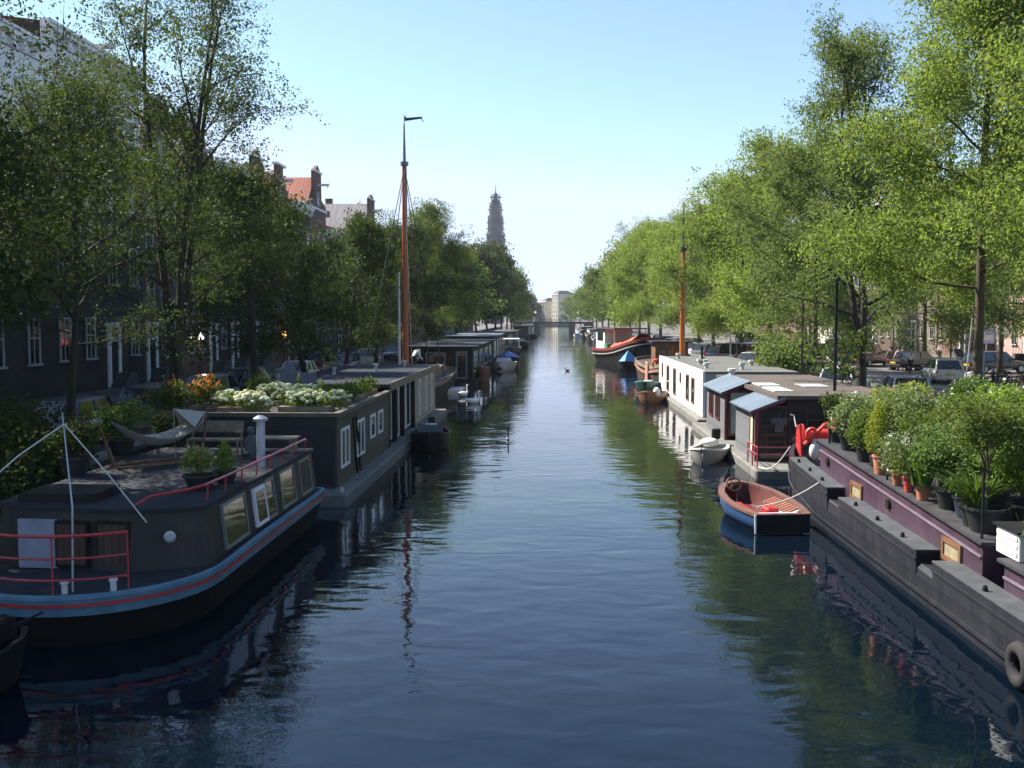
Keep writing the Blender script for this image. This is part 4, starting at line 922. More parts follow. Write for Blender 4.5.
flatboat('low brown houseboat under the big dark trees', -11.3, -7.2, 160, 178, 2.9, WOOD, ROOFDARK, BLACK, near=False)
flatboat('grey houseboat farther down the shaded side', -11.3, -7.4, 195, 216, 2.7, PL3, ROOFGREY, BLACK, near=False)
flatboat('dark houseboat shortly before the far bridge', -11.3, -7.0, 285, 310, 3.0, BLACK, ROOFDARK, BLACK, near=False)
# ------------------------------------------------------------------ sunny side: purple barge with the roof garden
HULLG = weather('blue_black_hull_paint', (.009,.0095,.014), (.026,.026,.034), .5)
PURP = weather('faded_purple_paint', (.04,.019,.036), (.07,.042,.06), .45)
BOXT = weather('worn_grey_top', (.045,.051,.057), (.088,.093,.1), .6)
ROOFD2 = weather('dark_barge_roof', (.022,.022,.026), (.05,.05,.055), .7)
r1 = thing('barge', 'long dark purple barge covered with potted plants', 'barge', (9,18,0))
ol = outline(9.0, 2.32, 4, 31, .3, 3.2)
sheer = lambda x,y: .5 + (0 if y < 25 else .032*(y-25)**2)
MB().prism(inset(ol,.12), -.5, sheer, ol).build('hull', HULLG, r1)
MB().wallband(inset(ol,-.035), lambda x,y: sheer(x,y)-.30, lambda x,y: sheer(x,y)-.24, .06).build('rubbing_strake', HULLG, r1)
MB().wallband(inset(ol,.09), -.02, .07, .05).build('waterline_stripe', mat('pale_waterline',(.42,.43,.36),.8,.3), r1)
def edge_x(y, t=0): # hull side facing the canal
    return 9.0 - (2.32-t)*(1 if y <= 27.8 else max(0,1-((y-27.8)/3.2)**2)**.5)
def bulwark(ya, yb, za, zb, wid, name='bulwark_box', round_=False):
    ys = [ya+(yb-ya)*i/8 for i in range(9)]; zf = lambda y: za+(zb-za)*(y-ya)/(yb-ya)
    secs = [[(edge_x(y)-.012, y, sheer(0,y)+.003),(edge_x(y)-.012,y,zf(y)),(edge_x(y)+wid,y,zf(y)),(edge_x(y)+wid,y,sheer(0,y)+.003)] for y in ys]
    o = MB().loft(secs, closed=True, cap=True).build(name, HULLG, r1)
    secs = [[(edge_x(y)-.03, y, zf(y)+.003),(edge_x(y)-.03,y,zf(y)+.03),(edge_x(y)+wid+.0,y,zf(y)+.03),(edge_x(y)+wid+.0,y,zf(y)+.003)] for y in ys]
    MB().loft(secs, closed=True, cap=True).build('top_plate', BOXT, o)
    secs = [[(edge_x(y)-.035, y, zf(y)-.17),(edge_x(y)-.035,y,zf(y)-.13),(edge_x(y)-.013,y,zf(y)-.13),(edge_x(y)-.013,y,zf(y)-.17)] for y in ys]
    MB().loft(secs, closed=True, cap=True).build('moulding', HULLG, o)
    MB().box(edge_x(ya)+.02,ya-.006,sheer(0,ya)+.02,edge_x(ya)+wid-.03,ya-.001,zf(ya)-.02).build('end_plate', BLACK, o)
    for k in (.2,.5,.8):
        y = ya+(yb-ya)*k; MB().lathe([(.03,zf(y)+.03),(.05,zf(y)+.05),(.03,zf(y)+.12)], (edge_x(y)+.08,y,0), 8).build('cleat', BLACK, o)
bulwark(24.4, 28.4, 1.06, 1.25, .42); bulwark(18.4, 23.4, .93, 1.0, .42); bulwark(8, 17.6, .86, .92, .42)
ys = [28.4+2.55*i/10 for i in range(11)]
bw = [[(edge_x(y),y,sheer(0,y)+.003),(edge_x(y),y,1.28+.19*(y-28.4)),(edge_x(y)+.12,y,1.28+.19*(y-28.4)),(edge_x(y)+.12,y,sheer(0,y)+.003)] for y in ys]
MB().loft(bw, closed=True, cap=True).build('bow_bulwark', HULLG, r1)
ct0, ct1 = 1.40, 1.93
czt = lambda x,y: ct0 + (ct1-ct0)*(y-15)/(26.7-15)
MB().prism([(7.1,16.6),(11.05,16.6),(11.05,26.7),(7.1,26.7)], .505, czt).build('cabin', PURP, r1)
MB().prism([(7.1,5),(11.05,5),(11.05,15.8),(7.1,15.8)], .505, lambda x,y: 1.36).build('cabin', PURP, r1)
MB().box(7.5,15.803,.505,11.0,16.597,1.3).build('doorway', BLACK, r1)
MB().prism([(7.02,16.5),(11.1,16.5),(11.1,26.8),(7.02,26.8)], lambda x,y: czt(x,y)+.003, lambda x,y: czt(x,y)+.055).build('roof', ROOFD2, r1)
MB().prism([(7.02,5),(11.1,5),(11.1,15.9),(7.02,15.9)], 1.363, 1.415).build('roof', ROOFD2, r1)
m_ = MB()
for (a,b_,f_) in ((16.62,26.68,czt),(5,15.78,lambda x,y:1.36)): m_.prism([(7.065,a),(7.098,a),(7.098,b_),(7.065,b_)], lambda x,y: f_(x,y)-.24, lambda x,y: f_(x,y)-.205)
m_.build('side_moulding', mat('pale_purple_line',(.16,.13,.155),.5), r1)
for (ya,yb,za,zb) in ((23.0,23.85,.95,1.36),(17.4,18.25,.85,1.26)): winpart(r1, 7.1, ya, yb, za, zb, -1, WOOD, mat('yellowed_curtain',(.24,.205,.125),.9,.25,5) if ya > 20 else bpy.data.materials['yellowed_curtain'], .09)
for yy,z in ((25.9,1.5),(21.2,1.28)):
    MB().lathe([(.11,-.02),(.11,.03),(.075,.035)], (7.1-.035,yy,z), 14, 'x').build('porthole', BLACK, r1)
for yy in (28.9,): MB().lathe([(.1,0),(.1,.015)], (edge_x(yy)-.02,yy,.95), 12, 'x').build('hawse_hole', BLACK, r1)
for (p0,p1) in (((6.95,29.4,1.45),(6.7,32.7,.35)),):
    a_, b_ = Vector(p0), Vector(p1); MB().tube([a_.lerp(b_,i/8)-Vector((0,0,.3*math.sin(PI*i/8))) for i in range(9)], .018, 5).build('mooring_line', ROPE, r1)
hb = MB().box(7.2,15.55,1.42,7.75,16.35,1.86).build('skylight_box', OFFWHITE, r1, bevel=.015)
MB().box(7.15,15.5,1.863,7.8,16.4,1.9).build('lid', BLACK, hb)
for k in range(3): MB().box(7.18,15.6,1.5+.12*k,7.199,16.3,1.56+.12*k).build('louvre', WHITE, hb)
for yy,hh in ((26.0,1.0),(21.5,1.15),(16.75,1.25)): MB().tube([(7.14,yy,czt(0,yy)),(7.14,yy,czt(0,yy)+hh)], .026, 6).build('stanchion', BLACK, r1)
MB().ring((edge_x(14)-.13,14.0,.34),.24,.1,18,8,'x').build('fender_tyre', TIRE, r1, True)
for (x,yy) in ((7.15,29.5),(8.6,29.9)):
    MB().lathe([(.09,sheer(0,yy)),(.09,sheer(0,yy)+.45),(.13,sheer(0,yy)+.46),(.13,sheer(0,yy)+.54)], (x,yy,0), 12).build('bollard', BLACK, r1, True)
MB().prism(outline(9.0,1.9,26.9,30.2,0,2.4), lambda x,y: sheer(x,y)+.003, lambda x,y: sheer(x,y)+.03).build('foredeck', BOXT, r1)
MB().box(7.4,27.3,.7,8.3,28.3,.95).build('deck_hatch', WOOD, r1, bevel=.02)
fe = MB(); fe.ell((7.45,28.65,1.42),(.15,.15,.26)).lathe([(.05,1.66),(.06,1.72),(.02,1.76)], (7.45,28.65,0), 8); tag(fe.build('fender', OFFWHITE, None, True), 'white ball fender lying on the bow of the purple barge', 'fender')
wl = thing('anchor_windlass', 'bright red anchor windlass with steel crank handles on the barge bow', 'windlass', (7.62,29.1,1.25)); wl.scale = (.95,.95,1.12)
w_ = MB()
for s in (-1,1): w_.xprism([(-.4,0),(.4,0),(.22,.75),(-.12,.8)], s*.52-.03, s*.52+.03)
w_.build('side_frame', RED, wl, world=False)
ORR = paint('bright_red_paint', (.62,.05,.035), .4)
MB().lathe([(.3,-.48),(.3,-.42),(.17,-.4),(.17,.4),(.3,.42),(.3,.48)], (0,0,.5), 16, 'x').build('drum', ORR, wl, True, world=False)
g_ = MB().lathe([(.34,.56),(.34,.63)], (0,.08,.52), 20, 'x')
for k in range(20): g_.obox((.595,.08+.36*math.cos(k*PI/10),.52+.36*math.sin(k*PI/10)),(.07,.05,.05),0,k*PI/10)
g_.build('gear_wheel', ORR, wl, world=False)
w_ = MB()
w_.tube([(-.55,.0,.7),(-.62,.0,.72),(-.64,.22,1.0),(-.75,.22,1.02)], .02, 6).tube([(.66,.0,.72),(.72,.0,.72),(.74,-.2,1.02),(.86,-.2,1.04)], .02, 6); w_.build('crank', GALV, wl, world=False)
MB().tube([(-.45,-.35,.3),(.1,-.5,.82),(.5,-.3,.86),(.7,-.35,.6)], .06, 6).build('brake_bar', ORR, wl, world=False)
MB().ring((-.25,-.42,.55),.16,.05,16,6,'y').build('chain_ring', ORR, wl, world=False)

# ------------------------------------------------------------------ open wooden boat in blue
BLUEH = paint('mid_blue_hull_paint', (.035,.09,.22), .3)
BOATRIM = mat('faded_brown_rim', (.15,.075,.058), .45, .2, 4, .1)
rbt = small_boat('rowing_boat', 'blue open boat with brown rim, red bench and steering wheel', 'boat', (5.3,25.9,0), .13, 3.7, 1.75, .46, BLUEH, BOATRIM, mat('dark_red_lining',(.09,.02,.018),.5), bow=1, sheer=.22, transom=.76, seats=0, rimw=.15)
MB().box(-.5,-1.8,.1,.5,-1.4,.4).build('stern_deck', mat('worn_deck_boards',(.24,.18,.15),.7), rbt, world=False, bevel=.02)
MB().box(-.54,-1.397,.25,.54,-1.35,.43).build('deck_edge', WHITE, rbt, world=False)
MB().box(-.66,-1.89,.02,.66,-1.865,.47).build('transom_board', BLACK, rbt, world=False)
MB().tube([(-.67,-1.87,.02),(-.68,-1.87,.48)],.03,5).build('corner_strip', OFFWHITE, rbt, world=False)
MB().loft([[(x,-1.4,.34),(x,.5,.36)] for x in (-.66,-.3)]+[]).add([(-.66,-1.4,.2),(-.3,-1.4,.2),(-.3,.5,.2),(-.66,.5,.2),(-.66,-1.4,.345),(-.3,-1.4,.345),(-.3,.5,.365),(-.66,.5,.365)],[(0,1,5,4),(1,2,6,5),(2,3,7,6),(3,0,4,7)]).build('bench_cushion', mat('red_cushion',(.22,.012,.01),.6,.2), rbt, world=False)
MB().box(-.2,-1.3,.15,.12,-.85,.52).build('seat_block', mat('scarlet_seat',(.36,.015,.012),.5,.15), rbt, world=False, bevel=.04)
sl_ = MB()
for k in range(9): sl_.obox((.5-.006*k,-1.1+.18*k,.43),(.36,.12,.03),0,0,-.35)
sl_.build('slatted_bench', mat('orange_brown_slat',(.22,.08,.035),.45,.2), rbt, world=False)
MB().obox((.5,-.4,.39),(.38,1.7,.02),0,0,-.35).build('bench_base', WHITE, rbt, world=False)
sw = MB().ring((0,0,0),.19,.022,20,6)
for k in range(3): sw.tube([(0,0,0),(.18*math.cos(k*2.09),.18*math.sin(k*2.09),0)], .014, 5)
sw.lathe([(.045,-.02),(.045,.02)], n=10)
M4 = Matrix.Translation((-.3,1.05,.74)) @ Matrix.Rotation(R(62),4,'X'); sw.v = [tuple(M4 @ Vector(p)) for p in sw.v]; sw.build('steering_wheel', VARN, rbt, True, world=False)
MB().tube([(-.3,1.07,.73),(-.3,1.5,.5)], .025, 6).build('steering_column', STEEL, rbt, world=False)
rp = MB(); a_, b_ = Vector((4.9,23.95,.68)), Vector((6.75,25.2,1.12)); rp.tube([a_.lerp(b_,i/8)-Vector((0,0,.12*math.sin(PI*i/8))) for i in range(9)], .014, 5)
tag(rp.build('mooring_rope', ROPE), 'thin pale rope tying the blue open boat to the purple barge', 'rope')

# ------------------------------------------------------------------ shed houseboat with tin roofs
GREYC = boards('grey_clapboard', (.115,.12,.128), 7.5, 'z', .18, .75, .85, .45)
MAROON = paint('maroon_frame_paint', (.11,.018,.02), .5)
TIN = boards('pale_blue_corrugated_roof', (.125,.165,.21), 2.6, 'y', .25, .5, .5, .4)
r2 = thing('houseboat', 'grey clapboard houseboat with two tin roofed bays and brown flat roof', 'houseboat', (9.3,39,0))
MB().box(6.55,32.3,-.5,11.9,47.2,.3).build('float', CONC, r2, bevel=.05)
MB().box(8.0,34.8,.303,11.7,46.6,2.42).build('cabin', BLACK, r2)
MB().box(7.62,34.2,2.423,11.95,47,2.56).build('flat_roof', ROOFBROWN, r2)
MB().box(7.9,36.0,2.563,8.6,38.2,2.6).build('skylight', OFFWHITE, r2); MB().box(8.0,39.0,2.563,8.8,40.5,2.6).build('skylight', OFFWHITE, r2)
MB().box(9.6,38.5,2.563,10.6,40.2,2.59).build('roof_panel', GALV, r2)
def bay(ya, yb, z0):
    x0, x1, ze, zr = 6.92, 8.0, z0, z0+.42
    b = MB().xprism([(ya,.303),(yb,.303),(yb,ze),(ya,ze)], x0, x0+.08)
    b.yprism([(x0+.083,.303),(x1,.303),(x1,zr),(x0+.083,ze)], yb-.08, yb)
    o = b.build('bay_wall', GREYC, r2)
    sl = (zr+.08-ze)/(x1-x0-.05)
    f = lambda x: ze+.04+sl*.82*(x-x0)
    MB().yprism([(x0-.22,f(x0-.22)),(x1-.12,f(x1-.12)),(x1-.12,f(x1-.12)+.05),(x0-.22,f(x0-.22)+.05)], ya-.25, yb+.1).build('tin_roof', TIN, o)
    MB().yprism([(x0-.2,f(x0-.2)-.1),(x1-.1,f(x1-.1)-.1),(x1-.1,f(x1-.1)-.006),(x0-.2,f(x0-.2)-.006)], ya-.22, ya-.14).build('barge_board', MAROON, o)
    return o, f
bo, f1 = bay(40.4, 45.2, 2.22)
for k in range(2): winpart(bo, 6.92, 41.6+k*1.7, 42.6+k*1.7, .95, 2.1, -1, MAROON, GLASS, .09, 1)
for k in range(1): MB().box(6.9,40.3,.303,7.0,40.397,2.2).build('corner_post', MAROON, bo)
winfront(bo, 40.4, 7.05, 7.95, .45, 2.3, MAROON, mat('pale_green_door',(.32,.38,.33),.6), .1, 0, 'door')
bo2, f2 = bay(34.4, 38.0, 2.04)
winpart(bo2, 6.92, 34.55, 35.15, .55, 1.95, -1, mat('slate_post',(.05,.05,.055),.6), CURTAIN, .06)
MB().box(6.9,34.28,.303,7.02,34.397,2.05).build('corner_post', MAROON, bo2)
winfront(r2, 34.4, 7.06, 8.0, .35, 2.2, mat('deep_red_frame',(.05,.012,.012),.6), GLASS, .05, 0, hb=1.5); winfront(r2, 34.4, 8.05, 9.3, .35, 2.35, mat('dark_red_frame',(.03,.008,.008),.6), GLASS, .06, 1, hb=1.7)
MB().box(9.4,34.5,.303,11.7,34.79,2.4).build('front_wall', BLACK, r2)
rl = MB()
for z in (.75,1.0): rl.tube([(6.65,34.2,z),(6.65,32.6,z),(8.7,32.6,z)], .025, 6)
for (x,yy) in ((6.65,34.2),(6.65,33.4),(6.65,32.6),(7.7,32.6),(8.7,32.6)): rl.tube([(x,yy,.3),(x,yy,1.0)], .025, 6)
rl.build('porch_railing', paint('faded_red_paint',(.36,.06,.07),.5), r2)
MB().tube([(10.2,36.6,2.56),(10.2,36.6,6.6)], .06, 8).build('flue_pipe', BLACK, r2)
MB().lathe([(.12,2.56),(.12,2.85),(.19,2.86),(.19,2.95)], (7.95,44.8,0), 10).build('vent', OFFWHITE, r2)
sh_ = thing('shirt', 'pale shirt hanging inside the dark glazed front of the shed houseboat', 'shirt', (7.72,34.31,1.3)); sh_.scale = (.75,.75,.9)
MB().prism([(-.2,-.02),(.2,-.02),(.2,.02),(-.2,.02)],0,.55).obox((-.27,0,.42),(.2,.04,.24),0,0,-.4).obox((.27,0,.42),(.2,.04,.24),0,0,.4).build('cloth', mat('dull_pink_cloth',(.11,.085,.085),.9), sh_, world=False, bevel=.01)
MB().tube([(0,0,.55),(0,0,.68),(.04,0,.72)], .008, 4).build('hanger', STEEL, sh_, world=False)
gb = small_boat('dinghy', 'small grey white open dinghy with an outboard beside the grey shed houseboat', 'dinghy', (5.75,36.9,0), 2.85, 3.5, 1.3, .34, mat('grey_white_hull',(.24,.24,.225),.6,.2), OFFWHITE, mat('grey_lining',(.2,.2,.19),.7), seats=2)
outboard(gb, -1.75, .45, BLACK)
MB().ell((.15,-1.2,.48),(.36,.34,.18)).build('white_bundle', OFFWHITE, gb, True, world=False)

# ------------------------------------------------------------------ white houseboat
r3 = thing('houseboat', 'white walled houseboat with tall narrow windows and grey flat roof', 'houseboat', (9.6,59,0))
MB().box(6.95,48.2,-.5,12.0,69.8,.33).build('float', CONC, r3, bevel=.05)
MB().box(7.42,49.1,.333,11.8,69,2.5).build('cabin', mat('shade_grey_walls',(.36,.38,.4),.7), r3)  # blue grey stands for the shade on the white boat's end wall
MB().box(7.3,49.0,.35,7.417,69.1,2.62).build('white_wall', WHITE, r3)
MB().box(7.42,49.0,2.503,11.95,69.1,2.58).build('flat_roof', ROOFGREY, r3)
for (ya,yb,za,zb) in ((51.8,52.8,.75,2.1),(53.9,55.0,.75,2.15),(57.2,57.7,1.5,2.1),(59.6,60.8,.6,2.2),(63.0,64.3,.6,2.2),(66.5,67.2,1.3,2.25)): winpart(r3, 7.3, ya, yb, za, zb, -1, WOOD, GLASS, .07)
for (x,yy,h_) in ((8.0,52.5,.3),(9.6,51.2,.38),(8.3,57,.3),(8.7,57.6,.25),(10.9,55.5,.3),(8.1,65,.35),(9.3,62.5,.25)):
    MB().lathe([(.1,2.58),(.1,2.58+h_*.6),(.17,2.58+h_*.62),(.17,2.58+h_)], (x,yy,0), 10).build('vent', OFFWHITE, r3, True)
MB().tube([(8.6,58.2,2.58),(8.6,58.2,3.6)], .07, 8).build('flue_pipe', BLACK, r3)

# ------------------------------------------------------------------ sailing barge with orange brown mast and its dinghies
s2 = thing('sailing_barge', 'brown hulled sailing barge with an orange brown mast and wheelhouse', 'sailing barge', (9.6,80,0))
ol = outline(9.4, 2.25, 71, 90, 2.8, 2.4)
sh2 = lambda x,y: 1.15+.006*(y-81)**2
MB().prism(inset(ol,.3), -.4, sh2, ol).build('hull', weather('brown_hull_paint',(.05,.035,.03),(.10,.06,.045)), s2)
MB().wallband(inset(ol,-.04), lambda x,y: sh2(x,y)-.3, lambda x,y: sh2(x,y)-.12, .08).build('rail_band', mat('dull_pink_band',(.33,.17,.13),.6), s2)
MB().wallband(ol, lambda x,y: sh2(x,y)+.003, lambda x,y: sh2(x,y)+.25, .12).build('bulwark', OLDWOOD, s2)
mast(s2, 10.0, 78, 1.2, 14.1, .21, mat('orange_brown_spar',(.5,.17,.04),.4,.2,2,0,stretch=(3,3,.3)), mat('dark_topmast',(.04,.045,.055),.5), .72)
MB().box(8.2,80.5,1.3,10.8,84,3.2).build('wheelhouse', WOOD, s2); MB().box(7.9,80.2,3.203,11.1,84.3,3.33).build('canopy_roof', ROOFDARK, s2)
for k in range(3): winfront(s2, 80.5, 8.35+.8*k, 9.05+.8*k, 2.2, 3.0, WOOD, GLASS, .06)
MB().box(8.3,73.6,1.3,9.8,76.5,1.9).build('cabin_top', mat('cream_paint',(.6,.5,.36),.6), s2, bevel=.04)
for (x,yy,z) in ((7.5,72.9,1.9),(8.0,72.3,2.0)): MB().ring((x,yy,z),.28,.08,16,6,'y').build('lifebuoy', ORANGE, s2)
MB().prism([(7.02,74.8),(7.12,74.8),(7.12,76.6),(7.02,76.6)], .2, 1.9).build('leeboard', mat('salmon_leeboard',(.45,.2,.13),.6), s2, bevel=.03)
st_ = MB()
for (x,yy) in ((7.6,77),(11.5,77),(9.4,71.4)): st_.tube([(10.0,78,10.1),(x,yy,1.7)], .011, 4)
st_.build('shroud', BLACK, s2)
d1 = small_boat('dinghy', 'brown wooden dinghy at the far end of the white houseboat', 'dinghy', (6.15,62.3,0), 2.9, 4.2, 1.7, .5, WOOD, WOOD, BLACK, seats=2)
MB().ell((-.5,1.5,.72),(.22,.22,.3)).build('fender', OFFWHITE, d1, True, world=False)
d2 = small_boat('dinghy', 'dark green dinghy moored just ahead of the brown wooden dinghy', 'dinghy', (6.7,69.5,0), 2.95, 5.0, 2.0, .7, mat('dark_green_hull',(.02,.05,.045),.4), mat('teal_rim',(.1,.22,.2),.5), BLACK, seats=1)
MB().lathe([(.3,0),(.36,.08),(.3,.16)], (.2,-1.2,.65), 14).build('round_cushion', OFFWHITE, d2, True, world=False)

# ------------------------------------------------------------------ red canopied barge, blue covered boat, far barges
s3 = thing('barge', 'red and black barge with upswept bow, orange covers and white wheelhouse', 'barge', (8.7,115,0), R(196))
ol = outline(0, 2.4, -7.5, 7.5, 1.6, 3.6)
sh3 = lambda x,y: 1.35+.011*max(0,y+4)**2
MB().prism([(p[0]*.8,p[1]*.9) for p in ol], -.4, sh3, ol).build('hull', BLACK, s3, world=False)
MB().wallband(inset(ol,-.05), lambda x,y: sh3(x,y)-.4, lambda x,y: sh3(x,y)-.3, .1).build('white_band', mat('grey_white_band',(.36,.35,.33),.7), s3, world=False)
MB().wallband(inset(ol,-.02), lambda x,y: sh3(x,y)+.003, lambda x,y: sh3(x,y)+.3, .14).build('red_bulwark', mat('dull_red_bulwark',(.2,.025,.022),.6), s3, world=False)
MB().loft([[(x,y,1.6+.9*math.sin(PI*(x+1.9)/3.8)+.012*max(0,y+4)**2+.12*math.sin(y*3+x*2)) for x in (-1.9,-1.2,-.4,.4,1.2,1.9)] for y in [-2+.6*i for i in range(12)]]).build('orange_cover', ORANGE, s3, True, world=False)
MB().box(-1.7,-6.8,1.3,1.7,-3.6,3.9).build('wheelhouse', WHITE, s3, world=False); MB().box(-2.0,-7.2,3.903,2.0,.5,4.05).build('awning', mat('dark_brown_awning',(.06,.04,.035),.8), s3, world=False)
for s in (-1,1): MB().box(s*1.703-.01,-6.3,2.5,s*1.703+.01,-4.2,3.5).build('window', GLASS, s3, world=False)
for x in (-1.9,1.9): MB().tube([(x,.3,1.5),(x,.3,3.9)], .05, 5).build('awning_post', OFFWHITE, s3, world=False)
MB().box(1.0,-3.2,1.4,1.9,-2.2,2.2).build('green_locker', mat('green_locker_paint',(.05,.2,.09),.6), s3, world=False)
bc = small_boat('covered_boat', 'small boat under a peaked bright blue tarpaulin below the red barge', 'boat', (7.6,100.5,0), 2.9, 5.2, 2.2, .7, BLACK, BLACK, BLACK, seats=0)
CB2 = mat('bright_blue_tarpaulin',(.07,.25,.62),.5,.15,2,.3)
MB().loft([[(-1.12*k,y,.72),(0,y,.72+h_),(1.12*k,y,.72)] for (y,k,h_) in ((-2.55,.9,.25),(-.8,1,.7),(.6,.95,1.25),(1.6,.7,.8),(2.4,.25,.3))], cap=True).build('cover', CB2, bc, world=False)
def farbarge(label, x0, y0, y1, hullm, cabm, zc=2.4):
    r = thing('barge', label, 'barge', (x0+2.1,(y0+y1)/2,0))
    ol = outline(x0+2.1, 2.1, y0, y1, 2.4, 2.4); cy_ = (y0+y1)/2
    s_ = lambda x,y: 1.2+.9*abs((y-cy_)/(y1-y0)*2)**2.5
    MB().prism(inset(ol,.25), -.4, s_, ol).build('hull', hullm, r); MB().wallband(inset(ol,-.04), lambda x,y: s_(x,y)-.3, lambda x,y: s_(x,y)-.18, .08).build('band', OFFWHITE, r)
    MB().prism(outline(x0+2.1,1.6,y0+4,y1-3,.3,.3), 1.2, zc).build('cabin', cabm, r); MB().prism(outline(x0+2.1,1.75,y0+3.8,y1-2.8,.3,.3), zc+.003, zc+.12).build('roof', ROOFGREY, r); return r
farbarge('brown barge with cream cabin and plants beyond the red canopied barge', 7.5, 146, 164, weather('far_brown_hull',(.09,.06,.045),(.15,.1,.07)), OFFWHITE, 2.3)
farbarge('low grey barge half way to the bridge on the sunny side', 7.7, 185, 205, HULLG, WOOD, 2.2)
farbarge('dark barge well down the sunny side', 7.8, 225, 248, BLACK, OFFWHITE, 2.5)
farbarge('last dark barge before the bridge on the sunny side', 7.8, 290, 318, BLACK, ROOFDARK, 2.5)
motorboat('small white boat tied up near the far bridge', (6.6,268,0), 0, 6, 2.3, WHITE)
# ------------------------------------------------------------------ plants
def cloud(rng, c, rad, n, shell=.5):
    d = rng.normal(0,1,(n,3)); d /= np.linalg.norm(d,axis=1,keepdims=True); r = rng.uniform(0,1,(n,1))**shell
    return np.array(c) + d*r*np.array(rad)
def foliage(name, lobes, n, size, m, parent, seed=0, droop=.2, asp=.55, ground=None):
    """leaf-sized faces filling a set of ellipsoid lobes (c, r)"""
    rng = np.random.default_rng(seed); vol = np.array([r[0]*r[1]*r[2] for c,r in lobes])**.75; vol /= vol.sum()
    P = np.concatenate([cloud(rng, c, r, max(8,int(n*v))) for (c,r),v in zip(lobes,vol)])
    if ground is not None: P[:,2] = np.maximum(P[:,2], ground)
    V, Fc = leaves_np(rng, P, size, droop, asp); return link(name, npmesh(name,V,Fc), m, parent)
def blades(name, c, n, h, spread, wd, m, parent, seed=0, curve=.5, basef=.25):
    """long bending blades growing from one base"""
    rng = np.random.default_rng(seed); V = []; Fs = []
    for i in range(n):
        a = rng.uniform(0,2*PI); L = h*rng.uniform(.6,1.1); s = spread*rng.uniform(.3,1); b0 = np.array(c)+np.array([math.cos(a),math.sin(a),0])*spread*basef*rng.uniform(0,1)
        d = np.array([math.cos(a),math.sin(a),0]); t = np.array([-d[1],d[0],0]); k0 = len(V)
        for j in range(5):
            u = j/4; p = b0 + d*s*u**1.6 + np.array([0,0,L*(u-curve*u**3*.6)]); w_ = wd*(1-u**2)*.5+.002
            V += [p-t*w_, p+t*w_]
        for j in range(4): Fs.append((k0+2*j,k0+2*j+1,k0+2*j+3,k0+2*j+2))
    return link(name, npmesh(name,np.array(V),np.array(Fs)), m, parent)
def pot(r, h, m, parent, name='pot'):
    p = MB().lathe([(r*.72,0),(r,h),(r*1.1,h),(r*1.1,h+.04),(r*.92,h+.04),(r*.9,h-.04)], n=16, cap=False)
    p.lathe([(r*.72,0.002),(0.001,0.002)], n=16, cap=False); o = p.build(name, m, parent, True, world=False)
    MB().lathe([(r*.9,h-.05),(.001,h-.03)], n=16, cap=False).build('soil', SOIL, o, world=False); return o
def potted(label, loc, r, h, potm, kind, fm, seed, fh=.7, fw=.5, n=500, size=.09, flower=None, nf=60, fs=.05, name='potted_plant', group=None):
    t = thing(name, label, 'potted plant', loc, 0, group); pot(r,h,potm,t)
    rnd = random.Random(seed)
    if kind == 'bush':
        lobes = [((rnd.uniform(-.5,.5)*fw, rnd.uniform(-.5,.5)*fw, h+fh*(.3+.5*rnd.random())),(fw*.6,fw*.6,fh*.35)) for _ in range(6)]
        foliage('foliage', lobes, n, size, fm, t, seed)
        st = MB()
        for k in range(5): st.tube([(0,0,h-.04),(lobes[k][0][0]*.6,lobes[k][0][1]*.6,lobes[k][0][2])], .012, 4)
        st.build('stem', BARKR, t, world=False)
        if flower: foliage('blossoms', [((c[0],c[1],c[2]+fh*.08),(q[0]*1.05,q[1]*1.05,q[2]*1.05)) for c,q in lobes], nf, fs, flower, t, seed+1, 0, .95)
    elif kind == 'cone':
        lobes = [((0,0,h+fh*u),(fw*.5*math.sin(PI*min(1,.25+.75*u))+.03,)*2+(fh*.12,)) for u in (.08,.22,.36,.5,.64,.78,.9,.98)]
        foliage('foliage', lobes, n, size, fm, t, seed, -.8)
    elif kind == 'blade':
        blades('foliage', (0,0,h-.05), n, fh, fw, size, fm, t, seed)
        if flower: foliage('blossoms', [((0,0,h+fh*.75),(fw*.7,fw*.7,fh*.22))], nf, fs, flower, t, seed+1, 0, .95)
    elif kind == 'tree':
        st = MB().tube([(0,0,h-.05),(.03,0,h+fh*.3),(0,.04,h+fh*.6),(.02,.0,h+fh*.9)], [.035,.015], 6)
        lobes = [((rnd.uniform(-.6,.6)*fw, rnd.uniform(-.6,.6)*fw, h+fh*(.5+.45*rnd.random())),(fw*.5,fw*.5,fh*.16)) for _ in range(9)]
        for c,_ in lobes: st.tube([(0,0,h+fh*.35),((c[0])*.5,c[1]*.5,(h+fh*.4+c[2])/2),c], .011, 4)
        st.build('stem', BARKR, t, world=False)
        foliage('foliage', lobes, n, size, fm, t, seed, .3)
        if flower: foliage('blossoms', lobes, nf, fs, flower, t, seed+1, 0, .95)
    return t
def rz1(y): return czt(0,y)+.058
GP = 'potted plants on the purple barge'
